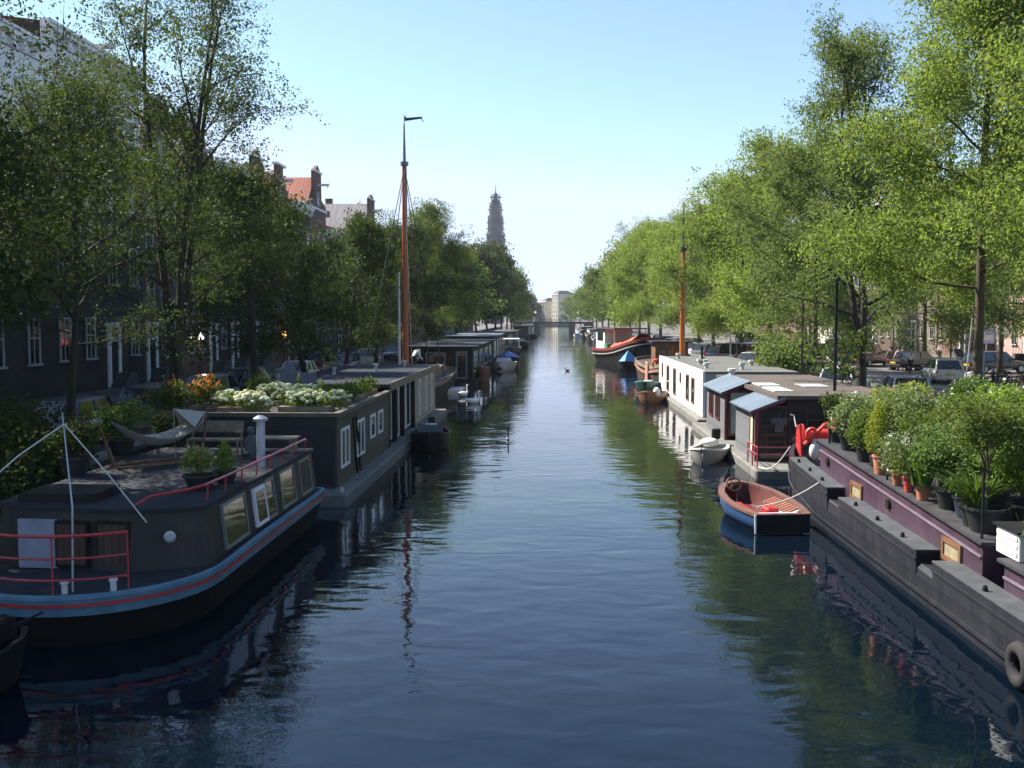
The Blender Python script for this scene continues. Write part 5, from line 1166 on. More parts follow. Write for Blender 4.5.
PL = [ # label, x, y, r, h, pot, kind, leaf, fh, fw, n, size, flower
 ('black pot with a thin upright twiggy plant at the fore end of the barge roof', 7.5,26.3,.16,.26,POTBLACK,'tree',L_OLIVE,.75,.34,220,.09,None),
 ('black tub with a thick white flowered bush near the fore end of the barge roof', 7.5,25.1,.2,.3,POTBLACK,'bush',L_GREYG,.85,.42,1700,.07,F_PURE),
 ('wide tub with tall pale reed like grass behind the white flowered bush', 8.3,26.0,.3,.35,POTBLACK,'blade',L_GREYG,.95,.85,190,.05,None),
 ('tub with tall drooping bamboo leaves beside the reed like grass', 9.0,25.6,.3,.35,POTBLACK,'bush',L_GREYG,.85,.7,1700,.1,None),
 ('black pot with a dense round leafed bush next to the conical conifer', 7.45,23.6,.2,.3,POTBLACK,'bush',L_MID,.7,.42,1300,.07,None),
 ('black pot with a yellow green conical conifer', 7.5,22.9,.17,.3,POTBLACK,'cone',L_YEL,.85,.42,2600,.045,None),
 ('round bellied terracotta pot right beside the conical conifer', 7.33,22.1,.16,.34,TERRA,'bush',L_MID,.3,.25,250,.06,None),
 ('small terracotta pot with greyish bush, nearest to the middle stanchion', 7.3,21.0,.1,.24,TERRA,'bush',L_GREYG,.6,.3,700,.06,F_PURE),
 ('red plastic pot with a pale flowered plant between the terracotta pots', 7.3,20.3,.1,.25,mat('red_plastic_pot',(.45,.06,.05),.5),'bush',L_MID,.5,.32,600,.07,F_PINK),
 ('orange terracotta pot with tall arching blades', 7.32,19.6,.12,.3,TERRA,'blade',L_DEEP,.95,.6,70,.05,None),
 ('black tub with a feathery spreading deep green bush', 7.55,18.9,.2,.3,POTBLACK,'bush',L_DEEP,.75,.55,2600,.07,None),
 ('dark blue tub with a low dark bush next to the feathery bush', 7.6,18.2,.2,.32,mat('dark_blue_pot',(.02,.03,.05),.5),'bush',L_DEEP,.55,.4,1200,.07,None),
 ('second black tub with a fern like plant near the last stanchion', 7.5,17.6,.22,.3,POTBLACK,'blade',L_DEEP,.7,.55,130,.035,None),
 ('largest black tub holding a small slender leafy tree', 7.52,17.25,.27,.34,POTBLACK,'tree',L_MID,1.42,.6,4200,.06,None),
 ('tub with dense bright green bush at the near end of the barge roof', 8.25,17.4,.3,.35,POTBLACK,'bush',L_PLANT,.95,.5,2600,.075,None),
 ('terracotta pot with a trailing bright plant beside the skylight box', 7.85,15.0,.17,.28,TERRA,'bush',L_PLANT,.55,.4,900,.075,None),
 ('black pot standing on the near cabin roof with a low plant', 7.45,14.5,.2,.3,POTBLACK,'bush',L_DEEP,.5,.35,700,.08,None),
 ('tub with grey green bush in the middle of the barge roof', 8.4,21.0,.25,.3,POTBLACK,'bush',L_GREYG,.8,.55,1300,.08,None),
 ('tub with lime green leafy plant behind the arching blades', 8.5,19.4,.25,.3,POTBLACK,'bush',L_PLANT,.75,.55,1300,.085,None),
 ('tub with blue green leafy plant under the small slender tree', 8.4,17.9,.25,.3,POTBLACK,'bush',L_GREYG,.7,.5,1300,.07,None),
 ('tub with deep green plant behind the largest black tub', 9.0,17.2,.25,.3,POTBLACK,'bush',L_DEEP,1.0,.6,1800,.075,None),
 ('planter with white flowered shrub at the back of the barge roof, nearest the camera', 10.2,18.6,.3,.4,POTBLACK,'bush',L_PLANT,1.25,.75,3000,.085,F_PURE),
 ('planter with tall green shrub at the back of the roof beside the table', 10.2,20.6,.3,.4,POTBLACK,'bush',L_MID,1.35,.75,3000,.085,None),
 ('planter with big leafy shrub at the back of the roof behind the grey cover', 10.3,22.8,.3,.4,POTBLACK,'bush',L_PLANT,1.3,.8,3000,.09,F_PURE),
 ('round tub with tall leafy shrub between the grey cover and the conical conifer', 8.3,22.3,.25,.3,POTBLACK,'bush',L_MID,.85,.55,1700,.075,None),
 ('round tub with grey green shrub in the middle of the roof before the planter box', 9.0,24.6,.25,.3,POTBLACK,'bush',L_GREYG,.95,.6,1800,.08,None),
 ('round tub with fresh green shrub just behind the folding table', 9.3,20.6,.25,.3,POTBLACK,'bush',L_GREEN,1.0,.6,2000,.08,None),
 ('round tub with deep green shrub behind the arching blades and the red pot', 8.1,20.6,.22,.3,POTBLACK,'bush',L_DEEP,.7,.5,1500,.075,None),
 ('planter with broad leaved shrub at the back of the roof near the red crate', 10.3,25.0,.3,.4,POTBLACK,'bush',L_DEEP,1.25,.8,3000,.1,F_PURE) ]
for i,(lab,x,y,r,h,pm,kd,fm,fh,fw,n,sz,fl) in enumerate(PL):
    k = 1.08 if x > 10 else 1.3; r *= 1.2; h *= 1.1; x -= .12 if x < 7.9 else 0
    potted(lab, (x,y,rz1(y) if y > 16.5 else 1.417), r, h, pm, kd, fm, 40+i, fh*k, fw*(k+.12), int(n*k*k*1.15), sz, fl, int(n*.03)+14, .065, group=GP)
bb = thing('shrub', 'bright yellow green shrub on the quay behind the barge bow', 'shrub', (11.3,33,.9)); foliage('foliage', [((0,0,1.2),(.9,.8,.7)),((.5,.2,1.7),(.7,.6,.6)),((-.5,0,1.6),(.6,.6,.5))], 3200, .12, L_YEL, bb, 3); MB().tube([(0,0,0),(0,0,1.3)], .05, 6).build('stem', BARKR, bb, world=False)
sv = thing('small_tree', 'sparse sapling leaning over the brown flat roof of the shed houseboat', 'tree', (11.9,41,1.3)); foliage('crown', [((-.6,0,2.4),(1.1,.9,.5)),((.4,.3,2.9),(1,.9,.6)),((-.8,-1,1.9),(.9,.7,.3)),((0,0,1.7),(.6,.6,.6))], 900, .17, L_OLIVE, sv, 5); MB().tube([(0,0,0),(-.2,0,1.6),(-.1,0,2.8)], [.05,.02], 6).tube([(-.15,0,1.5),(-.9,-.6,2.0)], .015, 4).tube([(-.2,0,1.7),(-.9,.3,2.4)], .015, 4).build('trunk', BARKR, sv, world=False)
qb = thing('quay_shrub', 'leafy shrub hanging over the quay edge beyond the brown flat roof', 'shrub', (12.9,56.5,1.3)); qb.scale = (1.2,1.2,1.25); foliage('foliage', [((0,0,.9),(1.5,2.2,.9)),((.3,1.5,1.8),(1.4,1.6,.9)),((-.4,-1.2,1.5),(1.1,1.3,.7)),((.4,3,1.1),(1.1,1.8,.9))], 5200, .2, L_GREEN, qb, 7, .6); MB().tube([(0,0,0),(0,.5,1.6)], .06, 6).build('stem', BARKR, qb, world=False)
# furniture on the barge roof
gc = thing('covered_chair', 'garden furniture under a light grey cover on the barge roof', 'covered furniture', (8.7,23.6,rz1(23.6)), .2)
MB().prism([(-.5,-.45),(.5,-.45),(.5,.45),(-.5,.45)], 0, .82, [(-.38,-.25),(.42,-.25),(.4,.3),(-.36,.3)]).build('cover', mat('light_grey_cover',(.36,.355,.4),.7,.1,3,.4), gc, world=False, bevel=.03)
MB().box(-.45,-.4,-.0,.45,.4,.04).build('base', BLACK, gc, world=False)
ft = thing('folding_table', 'dark table with a small flower pot among the plants on the barge roof', 'table', (8.35,19.9,rz1(19.9)))
MB().box(-.55,-.4,.68,.55,.4,.72).build('tabletop', mat('dark_tabletop',(.05,.05,.055),.5), ft, world=False)
for sx in (-.48,.48):
    for sy in (-.34,.34): MB().tube([(sx,sy,0),(sx,sy,.68)], .02, 5).build('leg', BLACK, ft, world=False)
potted('little terracotta pot standing on the dark table', (8.2,19.75,rz1(19.9)+.722), .09, .15, TERRA, 'bush', L_MID, 81, .14, .1, 120, .05, None)
potted('small pot of red flowers below the table edge', (8.0,20.2,rz1(20.2)), .14, .3, TERRA, 'bush', L_MID, 82, .35, .25, 250, .06, F_RED, 90, .07)
pl_ = thing('wooden_planter', 'long low weathered planter box along the back of the barge roof', 'planter', (9.5,22.2,rz1(22))); MB().box(-.25,-1.6,0,.25,1.6,.5).build('box', OLDWOOD, pl_, world=False); MB().box(-.2,-1.55,.502,.2,1.55,.52).build('soil', SOIL, pl_, world=False)
rc = thing('red_crate', 'red orange ribbed crate behind the barge plants', 'crate', (13.15,38.2,2.05), .3); rc.scale = (.9,.9,.9)
c_ = MB()
for k in range(7): c_.box(-.4+.12*k,-.28,0,-.33+.12*k,-.25,.5).box(-.4+.12*k,.25,0,-.33+.12*k,.28,.5)
c_.box(-.42,-.3,.5,.42,-.24,.56).box(-.42,.24,.5,.42,.3,.56).box(-.42,-.24,.5,-.38,.24,.56).box(.38,-.24,.5,.42,.24,.56).box(-.42,-.28,-.04,.42,.28,0).box(-.42,-.24,0,-.4,.24,.5).box(.4,-.24,0,.42,.24,.5)
c_.build('crate_body', mat('red_orange_plastic',(.6,.1,.04),.5), rc, world=False); MB().box(-.3,-.2,-.83,.3,.2,-.043).build('stand', OLDWOOD, rc, world=False)
# ---- roof garden of the clapboard houseboat
GH = 'flowering plants on the clapboard houseboat roof'
def bed(label, x, y, w_, d_, h, fm, seed, n, size, flower=None, nf=0, fs=.1, name='flowering_shrub', z=2.45, stems=True):
    t = thing(name, label, 'plant', (x,y,z), 0, GH); rnd = random.Random(seed)
    lobes = [((rnd.uniform(-.5,.5)*w_, rnd.uniform(-.5,.5)*d_, h*(.35+.25*rnd.random())),(w_*.33,d_*.33,h*.42)) for _ in range(7)]
    foliage('foliage', lobes, n, size, fm, t, seed, .1, ground=.02)
    if name == 'hydrangea':
        hb2 = MB()
        for c,q in lobes:
            for _ in range(26):
                a = rnd.uniform(0,2*PI); u = rnd.uniform(.15,1); e = math.sqrt(1-u*u); k = rnd.uniform(.95,1.12); rr = rnd.uniform(.045,.085)
                hb2.ell((c[0]+q[0]*e*math.cos(a)*k,c[1]+q[1]*e*math.sin(a)*k,c[2]+q[2]*u*k),(rr,rr,rr*.75),7,4)
        hb2.build('blossoms', F_WHITE, t, world=False)
    elif flower: foliage('blossoms', [((c[0],c[1],c[2]+q[2]*.35),(q[0],q[1],q[2]*.8)) for c,q in lobes], nf, fs, flower, t, seed+1, -.6, 1.0)
    MB().box(-w_*.5,-d_*.5,-.0,w_*.5,d_*.5,.16).build('trough', OLDWOOD, t, world=False); return t
bed('creamy green hydrangea clump nearest the steel chimney', -9.1,29.0,1.3,.9,.62, L_PLANT, 1, 1100, .11, F_WHITE, 1500, .1, 'hydrangea')
bed('creamy green hydrangea clump beside the parapet corner', -7.3,29.3,1.5,.9,.66, L_PLANT, 2, 1300, .11, F_WHITE, 1700, .1, 'hydrangea')
bed('creamy green hydrangea clump in the second row of the roof garden', -8.3,31.2,1.6,.9,.7, L_PLANT, 3, 1200, .11, F_WHITE, 1500, .1, 'hydrangea')
bed('dark leafy shrub just past the hydrangeas on the clapboard roof', -6.9,31.4,.9,.9,.75, L_DEEP, 4, 1200, .1, None)
bed('light green shrub along the parapet of the clapboard roof', -6.8,33.4,.9,1.4,.6, L_MID, 5, 1200, .1)
bed('olive shrub at the far end of the clapboard roof garden', -6.9,35.8,.9,1.4,.7, L_OLIVE, 6, 1000, .1)
bed('orange lilies standing above dark leaves on the clapboard roof', -10.3,29.6,1.0,.8,1.0, L_DEEP, 7, 900, .12, F_ORANGE, 130, .13, 'lilies')
bed('yellow green spiky plants at the end of the clapboard roof', -12.3,28.7,.8,.7,.85, L_YEL, 8, 700, .1, None, 0, .1, 'shrub', 2.0)
bed('dark shrub with a few pale orange blooms behind the hammock', -11.6,29.6,1.2,.9,1.15, L_DEEP, 9, 1300, .12, F_ORANGE, 25, .13, 'shrub', 2.3)
bed('bushy green potted shrub farther back on the clapboard roof', -9.9,33.2,.8,.8,.95, L_MID, 10, 900, .1, None, 0, .1, 'shrub')
bed('low green shrub beside the deck chairs', -8.9,35.6,1.4,.9,.8, L_DEEP, 11, 1100, .11, None, 0, .1, 'shrub')
for k,(x,lab) in enumerate(((-8.95,'folding deck chair nearer the orange lilies'),(-8.25,'folding deck chair nearer the parapet'))):
    dc = thing('deck_chair', lab, 'chair', (x,33.2,2.45), .15, 'deck chairs on the clapboard roof')
    MB().obox((0,.35,.55),(.55,.05,.75),0,-.45).build('backrest', mat('grey_sling',(.1,.11,.125),.8) if k == 0 else bpy.data.materials['grey_sling'], dc, world=False); MB().obox((0,-.1,.28),(.55,.5,.05),0,.1).build('seat', bpy.data.materials['grey_sling'], dc, world=False)
    for s in (-.27,.27): MB().tube([(s,-.35,0),(s,.3,.5),(s,.62,.95)], .02, 5).build('frame', BLACK, dc, world=False); MB().tube([(s,.35,0),(s,-.35,.32)], .02, 5).build('leg', BLACK, dc, world=False)
# ---- pots on the blue banded houseboat and the dark bush at the quay
potted('wide dark pot with pink heather and a bright green dwarf conifer', (-6.85,19.0,1.895), .3, .24, POTBLACK, 'bush', L_PLANT, 83, .6, .34, 1500, .055, F_PINK, 220, .05)
potted('dark pot with a second bright dwarf conifer beside the pink heather', (-6.6,19.75,1.895), .24, .22, POTBLACK, 'cone', L_PLANT, 84, .6, .42, 1500, .05)
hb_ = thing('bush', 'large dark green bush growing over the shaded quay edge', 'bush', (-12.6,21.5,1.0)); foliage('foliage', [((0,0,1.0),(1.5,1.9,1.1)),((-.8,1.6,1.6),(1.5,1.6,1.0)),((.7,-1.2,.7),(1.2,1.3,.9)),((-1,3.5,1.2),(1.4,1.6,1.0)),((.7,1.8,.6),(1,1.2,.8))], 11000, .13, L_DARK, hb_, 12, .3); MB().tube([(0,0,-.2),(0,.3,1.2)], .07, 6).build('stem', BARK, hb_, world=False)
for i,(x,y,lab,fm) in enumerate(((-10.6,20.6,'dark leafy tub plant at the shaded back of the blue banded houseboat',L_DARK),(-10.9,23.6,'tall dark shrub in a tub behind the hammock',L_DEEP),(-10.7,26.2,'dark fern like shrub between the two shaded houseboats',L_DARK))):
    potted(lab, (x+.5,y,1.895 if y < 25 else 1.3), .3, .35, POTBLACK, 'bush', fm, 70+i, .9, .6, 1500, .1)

# ------------------------------------------------------------------ cars
def car(label, loc, rz, bodym, kind='hatch', group='cars parked along the sunny street', plate=True):
    L, W, H = {'hatch':(4.0,1.68,1.45),'sedan':(4.5,1.72,1.42),'suv':(4.6,1.85,1.78),'van':(4.9,1.9,2.0),'estate':(4.5,1.72,1.5)}[kind]
    r = thing('parked_car', label, 'car', loc, rz, group); h = L/2; zb = .62*H
    nose = {'van':.62,'suv':.72}.get(kind,.60)*H
    st = [(-h,.80,.34,zb*.82),(-h+.06,.93,.25,zb*.95),(-h+.5,1,.22,zb*1.02),(-.8,1,.22,zb*1.0),(.6,1,.22,zb*.98),(h-.9,1,.22,nose*.97),(h-.3,.95,.25,nose*.86),(h-.05,.86,.3,nose*.72),(h,.72,.36,nose*.6)]
    secs = []
    for y,k,z0,z1 in st:
        a = W/2*k; secs.append([(-a*.9,y,z0),(-a,y,z0+.12),(-a,y,z0+(z1-z0)*.55),(-a*.95,y,z1-.06),(-a*.86,y,z1),(a*.86,y,z1),(a*.95,y,z1-.06),(a,y,z0+(z1-z0)*.55),(a,y,z0+.12),(a*.9,y,z0)])
    MB().loft(secs, True, True).build('body', bodym, r, True, world=False)
    wf, rf, rr, wr = {'hatch':(.95,.35,-1.45,-1.85),'sedan':(.95,.3,-.95,-1.6),'suv':(1.05,.5,-1.95,-2.2),'van':(1.9,1.1,-2.25,-2.4),'estate':(1.0,.35,-1.75,-2.1)}[kind]
    a, b = W/2*.9, W/2*.74; z0, z1 = zb*.97, H-.03
    MB().add([(-a,wr,z0),(a,wr,z0),(a,wf,z0),(-a,wf,z0),(-b,rr,z1),(b,rr,z1),(b,rf,z1),(-b,rf,z1)],[(0,3,2,1),(4,5,6,7),(0,1,5,4),(1,2,6,5),(2,3,7,6),(3,0,4,7)]).build('window_glass', CARGLASS, r, world=False)
    rm = MB().loft([[(-b*1.03,rr-.05,z1-.03),(-b*.8,rr-.04,z1+.03),(b*.8,rr-.04,z1+.03),(b*1.03,rr-.05,z1-.03)],[(-b*1.03,(rr+rf)/2,z1-.02),(-b*.8,(rr+rf)/2,z1+.06),(b*.8,(rr+rf)/2,z1+.06),(b*1.03,(rr+rf)/2,z1-.02)],[(-b*1.03,rf+.05,z1-.03),(-b*.8,rf+.04,z1+.03),(b*.8,rf+.04,z1+.03),(b*1.03,rf+.05,z1-.03)]], True, True)
    for s in (-1,1):
        rm.tube([(s*a*.99,wr,z0),(s*b*1.0,rr,z1)], .05, 4).tube([(s*a*.99,wf,z0),(s*b*1.0,rf,z1)], .035, 4)
        m0 = (wf+wr)/2; m1 = (rf+rr)/2; rm.tube([(s*a*1.005,m0,z0),(s*b*1.01,m1,z1)], .04, 4)
    rm.build('roof', bodym, r, True, world=False)
    for s in (-1,1):
        for y in (-h+.78,h-.78):
            w_ = MB().lathe([(.2,-.1),(.3,-.1),(.32,-.06),(.32,.06),(.3,.1),(.2,.1)], (s*(W/2-.09),y,.32), 18, 'x').build('wheel', TIRE, r, True, world=False)
            MB().lathe([(.02,-.03),(.2,-.03),(.2,.03),(.02,.03)], (s*(W/2+.0),y,.32), 14, 'x').build('rim', GALV, w_, world=False)
        MB().box(min(s*W*.31,s*W*.455),-h-.012+.04,zb*.66,max(s*W*.31,s*W*.455),-h+.1,zb*.92).build('tail_light', TAIL, r, world=False, bevel=.02)
        MB().obox((s*W*.36,h-.12,nose*.66),(.3,.2,.14)).build('headlight', HEADL, r, world=False, bevel=.03)
        MB().obox((s*(W/2+.08),wf-.25,z0+.08),(.18,.1,.13)).build('mirror', bodym, r, world=False, bevel=.03)
    MB().box(-W*.46,-h-.04,.3,W*.46,-h+.06,.48).build('bumper', bodym, r, world=False, bevel=.03)
    if plate: MB().box(-.26,-h-.03,.54,.26,-h+.005+.03,.66).build('number_plate', PLATE, r, world=False)
    return r
TAIL = mat('tail_light_red', (.45,.015,.012), .2, .05); HEADL = mat('headlight_glass', (.6,.62,.62), .1, .05); PLATE = mat('yellow_plate', (.65,.42,.02), .5, .05)
CP = {k: paint('car_paint_'+k, c, .3, .05, .6) for k,c in {'white':(.68,.68,.67),'silver':(.58,.55,.49),'black':(.012,.012,.014),'navy':(.02,.032,.08),'green':(.03,.10,.07),'grey':(.16,.18,.18),'red':(.3,.02,.02),'blue':(.04,.12,.28),'teal':(.06,.14,.16)}.items()}
car('white estate car parked at the quay behind the brown flat roof', (14.6,50.5,GZ), -.5, CP['white'], 'estate')
car('blue hatchback half hidden by the barge plants', (14.9,43.0,GZ), -.15, CP['navy'], 'hatch')
car('silver hatchback seen from behind with yellow number plate', (23.5,61.5,GZ+.004), -.12, CP['silver'], 'hatch')
car('dark off roader with red tail lights at the crossing', (25.4,82,GZ+.004), -.75, CP['black'], 'suv')
car('black saloon behind the walking people', (27.2,76,GZ+.004), -1.15, CP['black'], 'sedan')
car('black car by the brown bollards and grey lamp post', (30.3,70,GZ+.12), -1.25, CP['black'], 'estate')
car('dark green car on the quay beside the leafy shrub', (15.2,57.5,GZ), -.7, CP['black'], 'sedan')
car('grey green van with sloping windscreen on the quay', (15.2,66,GZ), -.8, CP['teal'], 'van')
car('green car with open looking bonnet next to the grey green van', (14.9,62.5,GZ), -.8, CP['green'], 'hatch')
car('white roofed blue van farther along the quay', (14.9,78,GZ), -.8, CP['grey'], 'van')
for i,(y,k,kd,lab) in enumerate(((73,'silver','hatch','silver car between the two quay vans'),(83,'black','sedan','black car just past the blue van'),(88.5,'navy','hatch','navy hatchback near the orange brown mast'),(95,'grey','estate','grey estate car behind the orange brown mast'),(101,'white','hatch','white hatchback past the orange brown mast'),(108,'black','suv','black off roader behind the red barge'),(116,'red','hatch','red hatchback behind the red barge'),(124,'silver','sedan','silver saloon beyond the red barge'),(134,'navy','estate','navy estate car beyond the red barge'),(146,'grey','hatch','grey hatchback by the brown far barge'))):
    car(lab, (15.0,y,GZ), -.8+.05*(i%3), CP[k], kd, plate=False)
for i,(y,k,kd,lab) in enumerate(((92,'navy','van','navy van on the far kerb of the sunny street'),(99,'black','sedan','black saloon on the far kerb of the sunny street'),(106,'blue','hatch','blue hatchback on the far kerb of the sunny street'),(114,'red','estate','dark red estate car on the far kerb'),(124,'black','suv','black off roader on the far kerb'),(136,'grey','van','grey van on the far kerb'))):
    car(lab, (25.9,y,GZ+.004), .0, CP[k], kd, plate=False)
for i,(x,y,k,kd,lab) in enumerate(((-14.6,29.3,'black','hatch','black hatchback behind the hammock'),(-14.7,36.5,'navy','hatch','dark car behind the orange lilies'),(-14.7,42,'grey','hatch','grey hatchback behind the roof garden shrubs'),(-14.7,48,'black','estate','black estate car behind the clapboard houseboat'),(-14.7,57,'white','sedan','white car glimpsed behind the deck chairs'),(-14.7,62,'black','van','black van on the shaded quay beside the tall mast'),(-14.7,70,'navy','hatch','navy hatchback past the tall mast'),(-14.7,80,'silver','hatch','silver hatchback on the shaded quay'),(-14.7,92,'black','sedan','black saloon on the shaded quay'))):
    car(lab, (x,y,GZ), .0 if i%2 else PI, CP[k], kd, 'cars parked on the shaded quay', plate=False)

fc = car('small dark car in the distant row under the trees before the bridge', (15,160,GZ), -.8, CP['black'], 'hatch', 'distant parked cars', False)
for i in range(16):
    copy_tree(fc, None, (15.2, 168+7.5*i, GZ), -.8)
fc2 = car('small dark car in the distant shaded row under the trees before the bridge', (-14.7,104,GZ), 0, CP['navy'], 'sedan', 'distant parked cars on the shaded quay', False)
for i in range(22): copy_tree(fc2, None, (-14.7, 111+7.5*i, GZ), PI*(i%2))
# ------------------------------------------------------------------ bicycles, bollards, posts, signs
def bicycle(loc, rz, first=None):
    if first: return copy_tree(first, None, loc, rz)
    r = thing('bicycle', 'dark bicycle parked in the packed row by the brown bollards', 'bicycle', loc, rz, 'bicycles in the packed row')
    for y in (-.53,.53):
        w_ = MB().ring((0,y,.34),.33,.022,20,5,'x').build('wheel', TIRE, r, world=False); s_ = MB()
        for k in range(8): a = k*PI/4; s_.tube([(0,y,.34),(0,y+.32*math.cos(a),.34+.32*math.sin(a))], .004, 3)
        s_.build('spoke', STEEL, w_, world=False)
    MB().tube([(0,.53,.34),(0,.42,.95)], .016, 5).tube([(0,.45,.8),(0,-.05,.3),(0,-.53,.34),(0,-.2,.75),(0,.44,.86)], .018, 5).tube([(0,-.05,.3),(0,-.23,.85)], .016, 5).build('frame', BLACK, r, world=False)
    MB().tube([(-.28,.25,1.05),(-.2,.4,1.06),(0,.42,1.0),(.2,.4,1.06),(.28,.25,1.05)], .014, 5).build('handlebar', STEEL, r, world=False)
    MB().obox((0,-.25,.9),(.15,.26,.07)).build('saddle', BLACK, r, bevel=.03, world=False)
    MB().obox((0,-.55,.78),(.3,.36,.03)).build('carrier', STEEL, r, world=False)
    return r
bk = bicycle((24.2,56.5,GZ+.004), 1.2)
for k in range(15): bicycle((24.2+.42*k,56.6+.05*k-.5*(k%2),GZ+.004), 1.2+.18*math.sin(k*3.1), bk)
pb = thing('bicycle', 'white and black bicycle leaning at the quay edge by the white houseboat', 'bicycle', (13.2,64,GZ), 1.3)
for ch in list(bk.children): copy_tree(ch, pb)
BOLB = mat('brown_bollard_paint', (.09,.045,.035), .6)
bo_ = thing('bollard', 'brown iron bollard beside the grey lamp post', 'bollard', (26.6,61.5,GZ+.004), 0, 'brown bollards along the street')
MB().lathe([(.11,0),(.11,.12),(.085,.16),(.075,.75),(.1,.78),(.1,.86),(.05,.95)], n=12).build('post', BOLB, bo_, True, world=False); MB().lathe([(.088,.5),(.09,.53),(.088,.56)], n=12).build('ring', OFFWHITE, bo_, world=False)
for (x,y,lab) in ((26.4,59.5,'brown iron bollard between lamp post and bicycles'),(26.6,57.6,'brown iron bollard nearest the bicycles'),(27.0,63.8,'brown iron bollard behind the grey lamp post'),(26.8,55.8,'brown iron bollard standing among the bicycles')): copy_tree(bo_, None, (x,y,GZ+.004), 0, lab)
lp = thing('lamp_post', 'grey blue lamp post with a thick base beside the mossy trunk', 'lamp post', (25.3,60.3,GZ+.004))
MB().lathe([(.22,0),(.22,1.9),(.14,2.0),(.09,2.3),(.07,8)], n=14).build('pole', mat('grey_blue_paint',(.2,.25,.29),.5), lp, True, world=False); MB().tube([(0,0,7.9),(-.5,0,8.4),(-1.3,0,8.5)], .05, 6).build('arm', GALV, lp, world=False); MB().obox((-1.6,0,8.48),(.7,.25,.14)).build('lantern', GALV, lp, world=False, bevel=.03)
sg = thing('street_sign', 'pale blue rectangular sign on a post', 'sign', (37,87,GZ+.12)); MB().box(-.6,-.04,1.6,.6,.04,3.2).build('panel', mat('pale_blue_sign',(.45,.5,.75),.5), sg, world=False, bevel=.02); MB().tube([(0,.09,0),(0,.09,3)], .04, 6).build('post', GALV, sg, world=False); MB().box(-.45,-.05,1.9,.45,-.043,2.3).build('white_field', WHITE, sg, world=False)
sg = thing('round_sign', 'round white traffic sign next to the pale blue sign', 'sign', (38.6,87.5,GZ+.12)); MB().lathe([(.02,-.03),(.62,-.03),(.62,.03),(.02,.03)], (0,0,2.6), 24, 'y').build('disc', WHITE, sg, world=False); MB().ring((0,-.035,2.6),.5,.035,24,5,'y').build('ring', GALV, sg, world=False); MB().tube([(0,.08,0),(0,.08,2.6)], .04, 6).build('post', GALV, sg, world=False)
for k,(x,y,z,hh,lab) in enumerate(((12.75,51.8,GZ,5.2,'slim black pole at the quay edge behind the brown flat roof'),(13.0,74,GZ,3.2,'thin grey post on the quay behind the white houseboat'),(23.2,57.2,GZ,6.5,'slanting thin grey pole beside the mossy trunk'))):
    o = thing('post', lab, 'post', (x,y,z)); MB().tube([(0,0,0),(.12*(k==2)*4,0,hh)], .06 if k < 2 else .04, 7).build('pole', BLACK if k == 0 else GALV, o, world=False); MB().lathe([(.11,0),(.11,.1)], n=8).build('foot', BLACK, o, world=False)
for k,(x,y,lab) in enumerate(((36.2,78,'dark cafe bench seen from its end beyond the black car'),(37.6,80,'dark cafe bench farther from the black car'))):
    o = thing('bench', lab, 'bench', (x,y,GZ+.12), .4+k*.5); MB().box(-.8,-.25,.42,.8,.25,.47).build('seat', BLACK, o, world=False); MB().obox((0,.28,.75),(1.6,.05,.5),0,-.15).build('backrest', BLACK, o, world=False)
    for s in (-.7,.7): MB().box(s-.04,-.22,0,s+.04,.25,.417).build('leg', BLACK, o, world=False)
LAMP = emit('warm_lamp_glow', (1,.42,.1), 5); WLAMP = emit('white_lamp_glow', (1,.9,.75), 3)
for (y,z,m_,lab) in ((87.5,3.0,LAMP,'glowing orange wall lantern on a dark facade'),(66.5,3.2,WLAMP,'small white wall lamp on a dark facade')):
    o = thing('wall_lantern', lab, 'lamp', (XL+.002,y,GZ+z-.6)); MB().box(0,-.06,-.2,.05,.06,.25).build('bracket', BLACK, o, world=False); MB().ell((.3,0,.05),(.2,.2,.26)).build('globe', m_, o, True, world=False); MB().tube([(.04,0,.2),(.3,0,.36)], .02, 5).build('arm', BLACK, o, world=False)

